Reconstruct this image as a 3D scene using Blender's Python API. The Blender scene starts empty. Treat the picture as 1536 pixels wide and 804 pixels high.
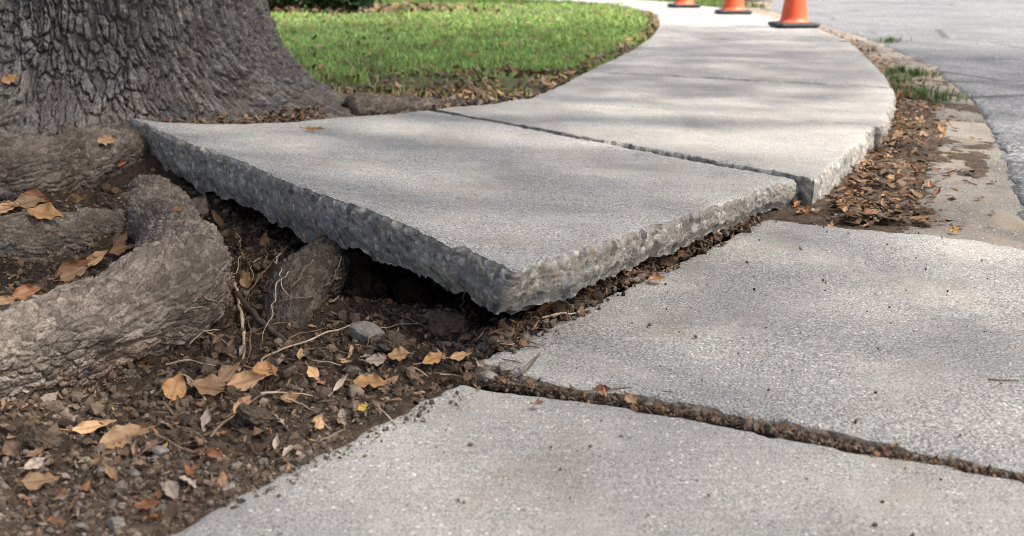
import bpy, math, random
import numpy as np
from mathutils import Vector, Matrix, Quaternion
random.seed(7); RNG = np.random.default_rng(11)
SC = bpy.context.scene; COL = SC.collection
rad = math.radians

# ------------------------------------------------------------------ camera
FPX, CAM_H = 1493.0, 0.56
PITCH = math.atan(456 / FPX)
cam_d = bpy.data.cameras.new('camera'); cam = bpy.data.objects.new('camera', cam_d); COL.objects.link(cam)
cam_d.sensor_width = 36; cam_d.lens = 36 * FPX / 1536
cam.location = (0, 0, CAM_H); cam.rotation_euler = (math.pi / 2 - PITCH, 0, 0)
cam_d.clip_start = 0.02; cam_d.clip_end = 1000
cam_d.dof.use_dof = True; cam_d.dof.focus_distance = 1.82; cam_d.dof.aperture_fstop = 4.9; cam_d.dof.aperture_blades = 7
SC.camera = cam
# ------------------------------------------------------------------ world and sun
SUN_EL, SUN_AZ = 56, 112          # azimuth clockwise from +Y (to the right, a little behind the camera)
w = bpy.data.worlds.new('World'); SC.world = w; w.use_nodes = True
nt = w.node_tree; nt.nodes.clear()
sky = nt.nodes.new('ShaderNodeTexSky'); sky.sky_type = 'NISHITA'; sky.sun_disc = False
sky.sun_elevation = rad(SUN_EL); sky.sun_rotation = rad(SUN_AZ); sky.air_density = 1.0; sky.dust_density = 6.0; sky.ozone_density = .6
bg = nt.nodes.new('ShaderNodeBackground'); bg.inputs[1].default_value = 0.15
wo = nt.nodes.new('ShaderNodeOutputWorld')
hz_ = nt.nodes.new('ShaderNodeHueSaturation'); hz_.inputs['Saturation'].default_value = .72     # thin high haze
nt.links.new(sky.outputs[0], hz_.inputs['Color']); nt.links.new(hz_.outputs[0], bg.inputs[0]); nt.links.new(bg.outputs[0], wo.inputs[0])
sl = bpy.data.lights.new('sun', 'SUN'); sun = bpy.data.objects.new('sun', sl); COL.objects.link(sun)
sl.energy = 3.9; sl.angle = rad(2.0); sl.color = (1.0, 0.93, 0.83)
sd = Vector((math.sin(rad(SUN_AZ)) * math.cos(rad(SUN_EL)), math.cos(rad(SUN_AZ)) * math.cos(rad(SUN_EL)), math.sin(rad(SUN_EL))))
sun.rotation_euler = sd.to_track_quat('Z', 'Y').to_euler(); sun.location = sd * 30
SC.view_settings.view_transform = 'Standard'; SC.view_settings.look = 'None'
SC.view_settings.exposure = 1.52; SC.view_settings.gamma = 1
SC.cycles.filter_width = 1.0; SC.cycles.max_bounces = 6; SC.cycles.diffuse_bounces = 3; SC.cycles.use_denoising = True; SC.cycles.denoising_prefilter = 'NONE'

# ------------------------------------------------------------------ pixel ray -> point on a level z (photo coordinates 1536x804)
FW = np.array([0, math.cos(PITCH), -math.sin(PITCH)]); UP = np.array([0, math.sin(PITCH), math.cos(PITCH)])
def ray(u, v): return np.array([1., 0, 0]) * ((u - 768) / FPX) + UP * ((402 - v) / FPX) + FW
def at(u, v, z=0.0):
    d = ray(u, v); return np.array([0, 0, CAM_H]) + d * ((z - CAM_H) / d[2])

# ------------------------------------------------------------------ numpy noise
def _h(ix, iy, iz, s=0):
    n = (ix.astype(np.int64) * 374761393 + iy.astype(np.int64) * 668265263 + iz.astype(np.int64) * 2147483647 + s * 974634777) & 0xffffffff
    n = ((n ^ (n >> 13)) * 1274126177) & 0xffffffff
    n = ((n ^ (n >> 16)) * 2246822519) & 0xffffffff
    return ((n ^ (n >> 15)) & 0xffffff) / float(0xffffff)
def vnoise(p, s=0):
    i = np.floor(p); f = p - i; f = f * f * f * (f * (f * 6 - 15) + 10); i = i.astype(np.int64); r = 0
    for dx in (0, 1):
        for dy in (0, 1):
            for dz in (0, 1):
                wt = (f[:, 0] if dx else 1 - f[:, 0]) * (f[:, 1] if dy else 1 - f[:, 1]) * (f[:, 2] if dz else 1 - f[:, 2])
                r = r + wt * _h(i[:, 0] + dx, i[:, 1] + dy, i[:, 2] + dz, s)
    return r * 2 - 1
def fbm(p, o=4, s=0, g=0.5):
    r = 0; a = 1.0
    for k in range(o):
        r = r + a * vnoise(p * 2 ** k + 17.3 * k, s + k); a *= g
    return r
def worley(p, s=0, jit=0.95):
    i = np.floor(p).astype(np.int64); n = len(p)
    F1 = np.full(n, 9.); F2 = np.full(n, 9.); ID = np.zeros(n)
    for dx in (-1, 0, 1):
        for dy in (-1, 0, 1):
            for dz in (-1, 0, 1):
                c = i + np.array([dx, dy, dz])
                q = np.stack([c[:, k] + .5 + jit * (_h(c[:, 0], c[:, 1], c[:, 2], s + k) - .5) for k in range(3)], 1)
                d = np.sqrt(((q - p) ** 2).sum(1)); m = d < F1
                F2 = np.where(m, F1, np.minimum(F2, d)); ID = np.where(m, _h(c[:, 0], c[:, 1], c[:, 2], s + 9), ID); F1 = np.where(m, d, F1)
    return F1, F2, ID
def sstep(a, b, x):
    t = np.clip((x - a) / (b - a), 0, 1); return t * t * (3 - 2 * t)

# ------------------------------------------------------------------ mesh helpers
def mesh_obj(name, V, Fq, mats, parent=None, smooth=True, cols=None, mi=None, origin=None):
    V = np.asarray(V, dtype=np.float64)
    if origin is not None: V = V - np.asarray(origin)
    me = bpy.data.meshes.new(name)
    if isinstance(Fq, np.ndarray):
        k = Fq.shape[1]; nf = len(Fq)
        me.vertices.add(len(V)); me.vertices.foreach_set('co', V.astype(np.float32).ravel())
        me.loops.add(nf * k); me.loops.foreach_set('vertex_index', Fq.astype(np.int32).ravel())
        me.polygons.add(nf); me.polygons.foreach_set('loop_start', np.arange(0, nf * k, k, dtype=np.int32))
        me.update(calc_edges=True)
    else:
        me.from_pydata([tuple(v) for v in V], [], Fq)
    me.polygons.foreach_set('use_smooth', np.full(len(me.polygons), smooth))
    for m in (mats if isinstance(mats, (list, tuple)) else [mats]): me.materials.append(m)
    if mi is not None: me.polygons.foreach_set('material_index', np.asarray(mi, dtype=np.int32))
    if cols is not None:
        a = me.color_attributes.new('tint', 'FLOAT_COLOR', 'POINT')
        c = np.ones((len(V), 4), dtype=np.float32); c[:, :3] = cols; a.data.foreach_set('color', c.ravel())
    me.validate(); me.update()
    o = bpy.data.objects.new(name, me); COL.objects.link(o)
    if origin is not None: o.location = tuple(origin)
    if parent: o.parent = parent
    return o
def tag(o, label=None, cat=None, group=None, kind=None):
    if label: o['label'] = label
    if cat: o['category'] = cat
    if group: o['group'] = group
    if kind: o['kind'] = kind
    return o
def empty(name, loc):
    o = bpy.data.objects.new(name, None); COL.objects.link(o); o.location = loc; o.empty_display_size = .1; return o
def grid_faces(nu, nv, closed_u=False):
    i, j = np.meshgrid(np.arange(nu if closed_u else nu - 1), np.arange(nv - 1), indexing='ij')
    i2 = (i + 1) % nu
    return np.stack([i * nv + j, i2 * nv + j, i2 * nv + j + 1, i * nv + j + 1], -1).reshape(-1, 4)
def spline(pts, n):
    P = np.array(pts, float); P = np.vstack([2 * P[0] - P[1], P, 2 * P[-1] - P[-2]])
    seg = len(P) - 3; t = np.linspace(0, seg - 1e-9, n); k = t.astype(int); f = (t - k)[:, None]
    a, b, c, d = P[k], P[k + 1], P[k + 2], P[k + 3]
    return .5 * (2 * b + (c - a) * f + (2 * a - 5 * b + 4 * c - d) * f ** 2 + (3 * b - a - 3 * c + d) * f ** 3)
def resample(pts, n, smooth=True):
    Q = spline(pts, 400) if (smooth and len(pts) > 2) else np.array(pts, float)
    L = np.r_[0, np.cumsum(np.linalg.norm(np.diff(Q, axis=0), axis=1))]; t = np.linspace(0, L[-1], n)
    return np.stack([np.interp(t, L, Q[:, k]) for k in range(3)], 1)
def tube(pts, rads, nl, nr):
    """centre line, frames -> (verts nl*nr, along metres, angle, normals)"""
    n0 = len(pts); C_ = spline(pts, nl); r = np.interp(np.linspace(0, n0 - 1, nl), np.arange(n0), rads)
    T = np.gradient(C_, axis=0); T /= np.linalg.norm(T, axis=1)[:, None]
    ref = np.array([0, 0, 1.]); S = np.cross(T, ref); bad = np.linalg.norm(S, axis=1) < .05; S[bad] = [1, 0, 0]
    S /= np.linalg.norm(S, axis=1)[:, None]; N = np.cross(S, T)
    a = np.linspace(0, 2 * np.pi, nr, endpoint=False)
    D = np.cos(a)[None, :, None] * S[:, None] + np.sin(a)[None, :, None] * N[:, None]
    L = np.r_[0, np.cumsum(np.linalg.norm(np.diff(C_, axis=0), axis=1))]
    return C_, r, D, L, a
def tube_faces(nl, nr):
    i, j = np.meshgrid(np.arange(nl - 1), np.arange(nr), indexing='ij'); j2 = (j + 1) % nr
    return np.stack([i * nr + j, i * nr + j2, (i + 1) * nr + j2, (i + 1) * nr + j], -1).reshape(-1, 4)

# ------------------------------------------------------------------ materials
class NT:
    def __init__(s, name):
        s.m = bpy.data.materials.new(name); s.m.use_nodes = True; s.t = s.m.node_tree; s.t.nodes.clear()
        s.out = s.n('ShaderNodeOutputMaterial'); s.b = s.n('ShaderNodeBsdfPrincipled'); s.l(s.b, 0, s.out, 0)
        s.tc = s.n('ShaderNodeTexCoord')
    def n(s, ty, **kw):
        x = s.t.nodes.new(ty)
        for k, v in kw.items(): setattr(x, k, v)
        return x
    def l(s, a, ao, b, bi): s.t.links.new(a.outputs[ao], b.inputs[bi])
    def noise(s, scale, detail=4, rough=.55, vec=None):
        x = s.n('ShaderNodeTexNoise'); x.inputs['Scale'].default_value = scale; x.inputs['Detail'].default_value = detail; x.inputs['Roughness'].default_value = rough
        s.l(vec or s.tc, 0 if vec else 'Object', x, 'Vector'); return x
    def vor(s, scale, feature='F1', vec=None):
        x = s.n('ShaderNodeTexVoronoi', feature=feature); x.inputs['Scale'].default_value = scale
        s.l(vec or s.tc, 0 if vec else 'Object', x, 'Vector'); return x
    def ramp(s, src, so, stops):
        x = s.n('ShaderNodeValToRGB'); e = x.color_ramp.elements
        while len(e) < len(stops): e.new(.5)
        for i, (p, c) in enumerate(stops):
            e[i].position = p; e[i].color = (c, c, c, 1) if isinstance(c, (int, float)) else (*c, 1)
        s.l(src, so, x, 0); return x
    def mix(s, fac, a, b, mode='MIX', f=None):
        x = s.n('ShaderNodeMix', data_type='RGBA', blend_type=mode, clamp_factor=True)
        if fac is None: x.inputs[0].default_value = f
        else: s.l(fac[0], fac[1], x, 0)
        for v, i in ((a, 6), (b, 7)):
            if isinstance(v, tuple) and len(v) == 3 and not hasattr(v[0], 'outputs'): x.inputs[i].default_value = (*v, 1)
            else: s.l(v[0], v[1], x, i)
        return (x, 2)
    def bump(s, chain):
        prev = None
        for src, so, st, dist in chain:
            x = s.n('ShaderNodeBump'); x.inputs['Strength'].default_value = st; x.inputs['Distance'].default_value = dist
            s.l(src, so, x, 'Height')
            if prev: s.l(prev, 0, x, 'Normal')
            prev = x
        s.l(prev, 0, s.b, 'Normal')
    def fin(s, col, rough=.85, spec=.3):
        if isinstance(col, tuple) and len(col) == 3: s.b.inputs['Base Color'].default_value = (*col, 1)
        else: s.l(col[0], col[1], s.b, 'Base Color')
        s.b.inputs['Roughness'].default_value = rough; s.b.inputs['Specular IOR Level'].default_value = spec
        return s.m

def mat_concrete(name, base, stain=(.54, .72, .38), gs=280, gc=1.0):
    k = NT(name)
    big = k.noise(2.1, 3); mid = k.noise(14, 5, .65); fine = k.noise(gs, 4, .62)
    c1 = tuple(x * .82 for x in base); c2 = tuple(x * 1.12 for x in (base[0] * 1.02, base[1], base[2] * .96))
    c = k.mix((k.ramp(big, 0, [(.35, 0), (.65, 1)]), 0), c1, c2)
    c = k.mix((k.ramp(mid, 0, [(.3, 0), (.7, 1)]), 0), c, (base[0] * .95, base[1] * .96, base[2] * .97), f=None)
    c = k.mix((k.ramp(fine, 0, [(.40, .92 * gc), (.50, 0)]), 0), c, tuple(x * .38 for x in base))
    c = k.mix((k.ramp(fine, 0, [(.525, 0), (.645, .85 * gc)]), 0), c, tuple(min(.75, x * 1.65) for x in base))
    # sand and stone specks showing at the worn face
    v = k.vor(210); sp = k.n('ShaderNodeSeparateColor'); k.l(v, 'Color', sp, 0)
    near_c = k.ramp(v, 'Distance', [(.25, 1), (.5, 0)])
    def speck(chan, lo, colr, cc):
        g = k.ramp(sp, chan, [(lo, 0), (lo + .02, 1)])
        f = k.n('ShaderNodeMath', operation='MULTIPLY'); k.l(near_c, 0, f, 0); k.l(g, 0, f, 1)
        return k.mix((f, 0), cc, colr)
    c = speck(0, .93, (.55, .53, .5), c); c = speck(1, .93, (.09, .085, .08), c); c = speck(2, .955, (.33, .22, .14), c)
    v2 = k.vor(60); sp2 = k.n('ShaderNodeSeparateColor'); k.l(v2, 'Color', sp2, 0)
    g = k.ramp(sp2, 0, [(.955, 0), (.965, 1)]); n2 = k.ramp(v2, 'Distance', [(.12, 1), (.24, 0)])
    f = k.n('ShaderNodeMath', operation='MULTIPLY'); k.l(n2, 0, f, 0); k.l(g, 0, f, 1)
    c = k.mix((f, 0), c, (.1, .09, .08))
    mp = k.n('ShaderNodeMapping'); mp.inputs['Rotation'].default_value = (0, 0, .5); mp.inputs['Scale'].default_value = (9, 170, 9); k.l(k.tc, 'Object', mp, 0)
    br = k.noise(1.0, 3, .6, vec=mp); c = k.mix((k.ramp(br, 0, [(.35, .35), (.6, 0)]), 0), c, tuple(x * .6 for x in base))
    mo = k.noise(7, 6, .7); c = k.mix((k.ramp(mo, 0, [(.50, 0), (.72, .6)]), 0), c, (base[0] * 1.30, base[1] * 1.26, base[2] * 1.18))
    st = k.noise(5.5, 5, .6); c = k.mix((k.ramp(st, 0, [(stain[0], 0), (stain[1], stain[2])]), 0), c, (.18, .15, .12))
    k.bump([(mid, 0, .3, .004), (br, 0, .35, .003), (fine, 0, .9, .0045), (v, 'Distance', .4, .002)])
    return k.fin(c, .92, .2)
CONC = mat_concrete('weathered_concrete', (.255, .252, .245))
CONC_NEAR = mat_concrete('smoother_weathered_concrete', (.262, .258, .251), gs=400, gc=.8)
CONC_FAR = mat_concrete('paler_weathered_concrete', (.258, .253, .245), gs=330, gc=.7)
GUTC = mat_concrete('gutter_concrete', (.155, .143, .13), stain=(.48, .60, .85))
def mat_aggregate():
    k = NT('broken_concrete_aggregate')
    a = k.n('ShaderNodeVertexColor', layer_name='tint'); fine = k.noise(260, 4, .7); mid = k.noise(40, 4)
    c = k.mix((k.ramp(fine, 0, [(.35, .45), (.46, 0)]), 0), (a, 0), (.075, .07, .065))
    c = k.mix((k.ramp(fine, 0, [(.60, 0), (.72, .35)]), 0), c, (.42, .40, .365))
    c = k.mix((k.ramp(mid, 0, [(.5, 0), (.75, .4)]), 0), c, (.2, .17, .135))
    k.bump([(mid, 0, .4, .006), (fine, 0, 1.0, .004)])
    return k.fin(c, .9, .25)
AGG = mat_aggregate()
def mat_bark(name, ca, cb, cc, moss=.0):
    k = NT(name); a = k.noise(9, 5, .6); b = k.noise(60, 5, .7); f = k.noise(240, 4, .7)
    c = k.mix((k.ramp(a, 0, [(.38, 0), (.62, 1)]), 0), ca, cb)
    c = k.mix((k.ramp(b, 0, [(.5, 0), (.68, .8)]), 0), c, cc)
    t = k.n('ShaderNodeVertexColor', layer_name='tint'); c = k.mix(None, c, (t, 0), 'MULTIPLY', 1.0)
    c = k.mix((k.ramp(f, 0, [(.34, .6), (.5, 0)]), 0), c, tuple(x * .4 for x in ca))
    k.bump([(b, 0, .6, .008), (f, 0, .7, .003)])
    return k.fin(c, .92, .2)
BARK = mat_bark('furrowed_grey_bark', (.084, .078, .073), (.122, .115, .108), (.24, .228, .215))
ROOTB = mat_bark('flaky_root_bark', (.078, .065, .056), (.132, .115, .102), (.235, .214, .195))
def mat_soil():
    k = NT('leaf_mould_soil'); a = k.noise(3.2, 4); b = k.noise(45, 6, .7); f = k.noise(200, 4, .75)
    t = k.n('ShaderNodeVertexColor', layer_name='tint')
    c = k.mix((k.ramp(b, 0, [(.35, 0), (.65, 1)]), 0), (.55, .5, .46), (1.25, 1.15, 1.05))
    c = k.mix(None, c, (t, 0), 'MULTIPLY', 1.0)
    c = k.mix((k.ramp(f, 0, [(.6, 0), (.74, .6)]), 0), c, (.20, .155, .115))
    k.bump([(b, 0, 1.0, .018), (f, 0, 1.0, .006)])
    return k.fin(c, .95, .15)
SOIL = mat_soil()
def mat_tint(name, rough=.85, spec=.25, fscale=180, amp=.5, trans=0):
    k = NT(name); t = k.n('ShaderNodeVertexColor', layer_name='tint'); f = k.noise(fscale, 4, .65)
    c = k.mix((k.ramp(f, 0, [(.35, amp), (.6, 0)]), 0), (t, 0), (.03, .024, .018))
    k.bump([(f, 0, .5, .003)])
    if trans:
        m = k.fin(c, rough, spec); tr = k.n('ShaderNodeBsdfTranslucent'); k.l(c[0], c[1], tr, 0)
        mx = k.n('ShaderNodeMixShader'); mx.inputs[0].default_value = trans
        k.l(k.b, 0, mx, 1); k.l(tr, 0, mx, 2); k.l(mx, 0, k.out, 0); return m
    return k.fin(c, rough, spec)
CRUMB = mat_tint('soil_crumb', .95, .15); FLAKE = mat_tint('litter_flake', .85, .25, 120, .4)
GRASS = mat_tint('grass_blade', .6, .3, 30, .15, .35); FOL = mat_tint('foliage', .55, .35, 20, .2, .3)
def mat_leaf(name, ca, cb, vein):
    k = NT(name); n = k.noise(26, 4, .6); f = k.noise(210, 3, .6); oi = k.n('ShaderNodeObjectInfo')
    c = k.mix((k.ramp(n, 0, [(.35, 0), (.65, 1)]), 0), ca, cb)
    c = k.mix((k.ramp(f, 0, [(.3, .55), (.45, 0)]), 0), c, tuple(x * .35 for x in ca))
    t = k.n('ShaderNodeVertexColor', layer_name='tint'); sp = k.n('ShaderNodeSeparateColor'); k.l(t, 0, sp, 0)
    c = k.mix((sp, 0), c, vein)
    hs = k.n('ShaderNodeHueSaturation'); mr = k.n('ShaderNodeMapRange'); k.l(oi, 'Random', mr, 0); mr.inputs[3].default_value = .40; mr.inputs[4].default_value = .88
    k.l(mr, 0, hs, 'Value'); k.l(c[0], c[1], hs, 'Color')
    k.bump([(n, 0, .4, .004), (f, 0, .35, .0012)])
    m = k.fin((hs, 0), .6, .35)
    tr = k.n('ShaderNodeBsdfTranslucent'); k.l(hs, 0, tr, 0); mx = k.n('ShaderNodeMixShader'); mx.inputs[0].default_value = .12
    k.l(k.b, 0, mx, 1); k.l(tr, 0, mx, 2); k.l(mx, 0, k.out, 0)
    return m
LEAFM = {
    'tan': mat_leaf('tan_leaf', (.36, .21, .105), (.46, .29, .16), (.24, .13, .06)),
    'ochre': mat_leaf('ochre_leaf', (.34, .175, .07), (.43, .24, .10), (.26, .13, .04)),
    'russet': mat_leaf('russet_leaf', (.26, .10, .04), (.36, .16, .07), (.16, .07, .03)),
    'brown': mat_leaf('brown_leaf', (.15, .085, .05), (.24, .14, .085), (.10, .055, .03)),
    'grey': mat_leaf('greyish_leaf', (.30, .235, .19), (.40, .32, .26), (.20, .15, .12)),
    'yellow': mat_leaf('yellow_leaf', (.58, .36, .04), (.65, .42, .06), (.4, .25, .04)),
}
def mat_plain(name, c, rough, spec=.4, n=40, amp=.15, bump=.15):
    k = NT(name); a = k.noise(n, 4, .6)
    cc = k.mix((k.ramp(a, 0, [(.3, 0), (.7, 1)]), 0), tuple(x * (1 - amp) for x in c), tuple(min(1, x * (1 + amp)) for x in c))
    k.bump([(a, 0, bump, .003)]); return k.fin(cc, rough, spec)
TWIG = mat_plain('dead_twig', (.11, .075, .05), .8, .25, 90, .5, .5)
TWIGP = mat_plain('pale_rootlet', (.26, .20, .14), .8, .25, 90, .4, .5)
STICK = mat_plain('dark_stick', (.045, .034, .027), .85, .25, 90, .4, .5)
STONE = mat_plain('grey_stone', (.12, .108, .098), .9, .25, 60, .45, .8)
ORANGE = mat_plain('orange_cone_plastic', (.60, .075, .022), .42, .5, 7, .12, .05)
def mat_cone():
    k = NT('scuffed_orange_plastic'); a = k.noise(5, 4, .6); b = k.noise(38, 6, .75); mp = k.n('ShaderNodeMapping'); mp.inputs['Scale'].default_value = (30, 30, 5); k.l(k.tc, 'Object', mp, 0); d = k.noise(1, 5, .7, vec=mp)
    c = k.mix((k.ramp(a, 0, [(.35, 0), (.65, 1)]), 0), (.56, .066, .02), (.64, .095, .03))
    c = k.mix((k.ramp(d, 0, [(.56, 0), (.72, .6)]), 0), c, (.16, .06, .035)); c = k.mix((k.ramp(b, 0, [(.62, 0), (.7, .7)]), 0), c, (.10, .07, .05))
    k.bump([(b, 0, .15, .002)]); return k.fin(c, .5, .4)
ORANGE = mat_cone()
BLACKR = mat_plain('black_rubber', (.018, .018, .02), .65, .4, 30, .3, .2)
WHITER = mat_plain('white_reflective_sheet', (.75, .75, .74), .35, .5, 20, .05, .05)
def mat_asphalt():
    k = NT('asphalt'); a = k.noise(1.3, 4); v = k.vor(95); f = k.noise(160, 4, .7)
    sp = k.n('ShaderNodeSeparateColor'); k.l(v, 'Color', sp, 0)
    c = k.mix((sp, 0), (.04, .042, .047), (.15, .152, .16))
    c = k.mix((k.ramp(sp, 1, [(.80, 0), (.92, 1)]), 0), c, (.30, .30, .305))
    c = k.mix((k.ramp(a, 0, [(.38, 0), (.6, .6)]), 0), c, (.125, .126, .13)); a2 = k.noise(.45, 5, .65); c = k.mix((k.ramp(a2, 0, [(.5, 0), (.58, .45)]), 0), c, (.06, .061, .065))
    ck = k.vor(.55, 'DISTANCE_TO_EDGE'); c = k.mix((k.ramp(ck, 0, [(.004, .75), (.012, 0)]), 0), c, (.03, .03, .032))
    c = k.mix((k.ramp(f, 0, [(.32, .7), (.5, 0)]), 0), c, (.04, .04, .043))
    k.bump([(v, 'Distance', .7, .006), (f, 0, .5, .003)]); return k.fin(c, .85, .3)
ASPH = mat_asphalt()
def mat_ground(name, ca, cb):
    k = NT(name); a = k.noise(3, 6, .65); b = k.noise(50, 4, .7)
    c = k.mix((k.ramp(a, 0, [(.35, 0), (.65, 1)]), 0), ca, cb); c = k.mix((k.ramp(b, 0, [(.35, .5), (.55, 0)]), 0), c, tuple(x * .4 for x in ca))
    k.bump([(b, 0, .8, .01)]); return k.fin(c, .95, .15)
CLOD = mat_ground('clod_of_soil', (.042, .031, .024), (.075, .056, .042))
TURF = mat_ground('turf_soil', (.045, .07, .02), (.085, .075, .035))
EARTH = mat_ground('earth', (.075, .052, .036), (.12, .088, .062))

# ------------------------------------------------------------------ key places (metres)
B = at(775, 400, .142); C = at(1192, 267, .058); D = at(640, 165, .058); A = np.array([-1.10, 2.86, .150])
_d = ray(195, 176); A = np.array([0, 0, CAM_H]) + _d * ((2.83) / _d[1])
TC = np.array([-1.5, 3.68])                       # tree centre
E0 = at(716, 545, 0); E1 = at(1150, 328, 0)       # left edge of the right slab
# sidewalk seams: (left, right) world points of the slabs beyond
SEAMS = [(at(648, 163, .06), at(1222, 268, .06)), (at(785, 147, .06), at(1312, 186, .06)), (at(880, 106, .06), at(1332, 130, .06)),
         ((.68, 6.03), (1.95, 5.55)), ((.99, 7.3), (2.28, 6.95)), ((1.25, 8.7), (2.47, 8.4)), ((1.43, 10.1), (2.55, 9.9)),
         ((1.5, 11.6), (2.56, 11.5)), ((1.42, 13.0), (2.36, 13.2)), ((1.1, 14.1), (1.95, 14.8)), ((.2, 15.3), (.9, 16.2)), ((-1.2, 16.4), (-.8, 17.5))]
LCURVE = np.array([s[0][:2] for s in SEAMS]); RCURVE = np.array([s[1][:2] for s in SEAMS])
def inside_quad_edge(x, y, a, b):                 # >0 left of a->b
    return (b[0] - a[0]) * (y - a[1]) - (b[1] - a[1]) * (x - a[0])

# ------------------------------------------------------------------ ground sheets
g = mesh_obj('ground', [(-300, -300, -.16), (300, -300, -.16), (300, 300, -.16), (-300, 300, -.16)], [(0, 1, 2, 3)], EARTH, smooth=False)
tag(g, kind='structure')

AB_dir = (A - B)[:2] / np.linalg.norm((A - B)[:2]); AB_n = np.array([-AB_dir[1], AB_dir[0]])
if AB_n @ (C - B)[:2] > 0: AB_n = -AB_n           # outward: towards the camera's left
AB_L = np.linalg.norm((A - B)[:2])
def poly_dist(x, y, P):
    d = np.full(x.shape, 99.)
    for a, b in zip(P[:-1], P[1:]):
        ab = b - a; t = np.clip(((x - a[0]) * ab[0] + (y - a[1]) * ab[1]) / (ab @ ab), 0, 1)
        d = np.minimum(d, np.hypot(x - a[0] - t * ab[0], y - a[1] - t * ab[1]))
    return d
NEAR_L = np.array([at(240, 804)[:2] - 2 * (at(690, 575) - at(240, 804))[:2], at(690, 575)[:2], at(1536, 718)[:2], at(1536, 718)[:2] * [2.5, 0.6]])
def soil_base(x, y):
    along = (x - B[0]) * AB_dir[0] + (y - B[1]) * AB_dir[1]; out = (x - B[0]) * AB_n[0] + (y - B[1]) * AB_n[1]
    z = -.022 + 0 * x
    z = z + .055 * sstep(.9, 1.75, along) * sstep(-.7, .1, out)                    # bank rising to the tree
    z = z - .085 * np.exp(-((along - .62) / .42) ** 2 - ((out + .20) / .20) ** 2)   # hollow below the slab
    z = z - .035 * sstep(.0, -.25, out) * sstep(2.0, 1.2, along) * (along > -.3)
    z = z + .030 * np.exp(-((along - .25) / .16) ** 2 - ((out + .10) / .10) ** 2) + .035 * np.exp(-((along - .75) / .14) ** 2 - ((out - .02) / .09) ** 2)
    rr = np.hypot(x - TC[0], y - TC[1]); z = z + .03 * np.exp(-(np.maximum(rr - .7, 0) / .45) ** 2) * (out > -.3)
    z = z + .055 * sstep(3.2, 4.0, y) * (x < 1.0)                                   # lawn side is a little higher
    z = np.where((x > .5) & (y > 2.1), -.014 - .05 * sstep(.36, .56, (x - np.interp(y, RCURVE[:8, 1], RCURVE[:8, 0]))), z)
    z = z - .03 * sstep(-.05, -.6, x - 0.0 + (y - 1.2) * .0) * sstep(1.5, .8, y)
    return z
def soil_h(x, y):
    sh = x.shape; x = x.ravel(); y = y.ravel()
    z = soil_base(x, y); p = np.stack([x, y, 0 * x], 1)
    strip = ((x > .45) & (y > 1.8)); amp = np.where(strip, .45, 1.) * np.where(y > 3.5, .7, 1) * (1 - .6 * sstep(1.25, .85, y) )
    lump = fbm(p * 9, 3, 3); f1, f2, _ = worley(p * 26 + .3 * np.stack([lump, lump, lump], 1), 5); f3, _, _ = worley(p * 70, 8)
    z = z + amp * (.016 * lump + .014 * (.5 - f1) + .006 * (.5 - f3) + .004 * fbm(p * 150, 2, 21))
    return z.reshape(sh)
def axis(a, b, d, lo, hi, n):
    return np.unique(np.r_[lo + (a - lo) * (1 - np.linspace(1, 0, n) ** 2), np.arange(a, b, d), b + (hi - b) * np.linspace(0, 1, n) ** 2])
gx = axis(-1.9, 1.3, .0055, -9, 2.6, 40); gy = axis(.78, 3.2, .0055, -4, 5.2, 60)
X, Y = np.meshgrid(gx, gy, indexing='ij'); Z = soil_h(X, Y)
# keep the soil under the slabs that lie on it
def keep_under(Z, X, Y):
    inn = (inside_quad_edge(X, Y, at(240, 804), at(690, 575)) < -.004) & (inside_quad_edge(X, Y, at(690, 575), at(1536, 718)) < -.004)
    inr = (inside_quad_edge(X, Y, E0, E1) < -.006) & (inside_quad_edge(X, Y, at(716, 545), at(1536, 712)) > .004) & (inside_quad_edge(X, Y, E1, at(1536, 372)) < 0)
    inf = (inside_quad_edge(X, Y, SEAMS[0][0], SEAMS[0][1]) > 0) & (inside_quad_edge(X, Y, SEAMS[0][1], SEAMS[1][1]) > 0) & (inside_quad_edge(X, Y, SEAMS[0][0], SEAMS[1][0]) < 0)
    inf2 = (inside_quad_edge(X, Y, SEAMS[1][0], SEAMS[1][1]) > 0) & (inside_quad_edge(X, Y, SEAMS[1][1], SEAMS[2][1]) > 0) & (inside_quad_edge(X, Y, SEAMS[1][0], SEAMS[2][0]) < 0)
    Z = np.where(inn | inr, np.minimum(Z, -.05), Z); Z = np.where(inf | inf2, np.minimum(Z, -.0), Z)
    seam = (inside_quad_edge(X, Y, at(690, 575), at(1536, 718)) > -.004) & (inside_quad_edge(X, Y, at(716, 545), at(1536, 712)) < .004) & (inside_quad_edge(X, Y, at(240, 804), at(690, 575)) < -.004)
    Z = np.where(seam, np.minimum(Z * .35 - .010, -.009), Z)
    return Z
Z = keep_under(Z, X, Y)
P3 = np.stack([X.ravel(), Y.ravel(), Z.ravel()], 1)
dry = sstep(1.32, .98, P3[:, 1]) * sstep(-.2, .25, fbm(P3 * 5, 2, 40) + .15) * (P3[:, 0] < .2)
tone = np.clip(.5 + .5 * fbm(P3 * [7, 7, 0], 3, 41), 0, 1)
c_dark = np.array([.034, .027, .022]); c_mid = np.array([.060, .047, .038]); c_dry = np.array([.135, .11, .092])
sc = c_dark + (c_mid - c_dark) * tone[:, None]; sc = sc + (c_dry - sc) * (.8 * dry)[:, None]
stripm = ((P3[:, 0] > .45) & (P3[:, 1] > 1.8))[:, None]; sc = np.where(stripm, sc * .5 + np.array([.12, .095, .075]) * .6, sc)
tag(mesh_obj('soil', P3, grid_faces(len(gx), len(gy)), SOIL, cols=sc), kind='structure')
def soil_z(x, y): return keep_under(soil_h(np.array([x]), np.array([y])), np.array([x]), np.array([y]))[0]

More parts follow.
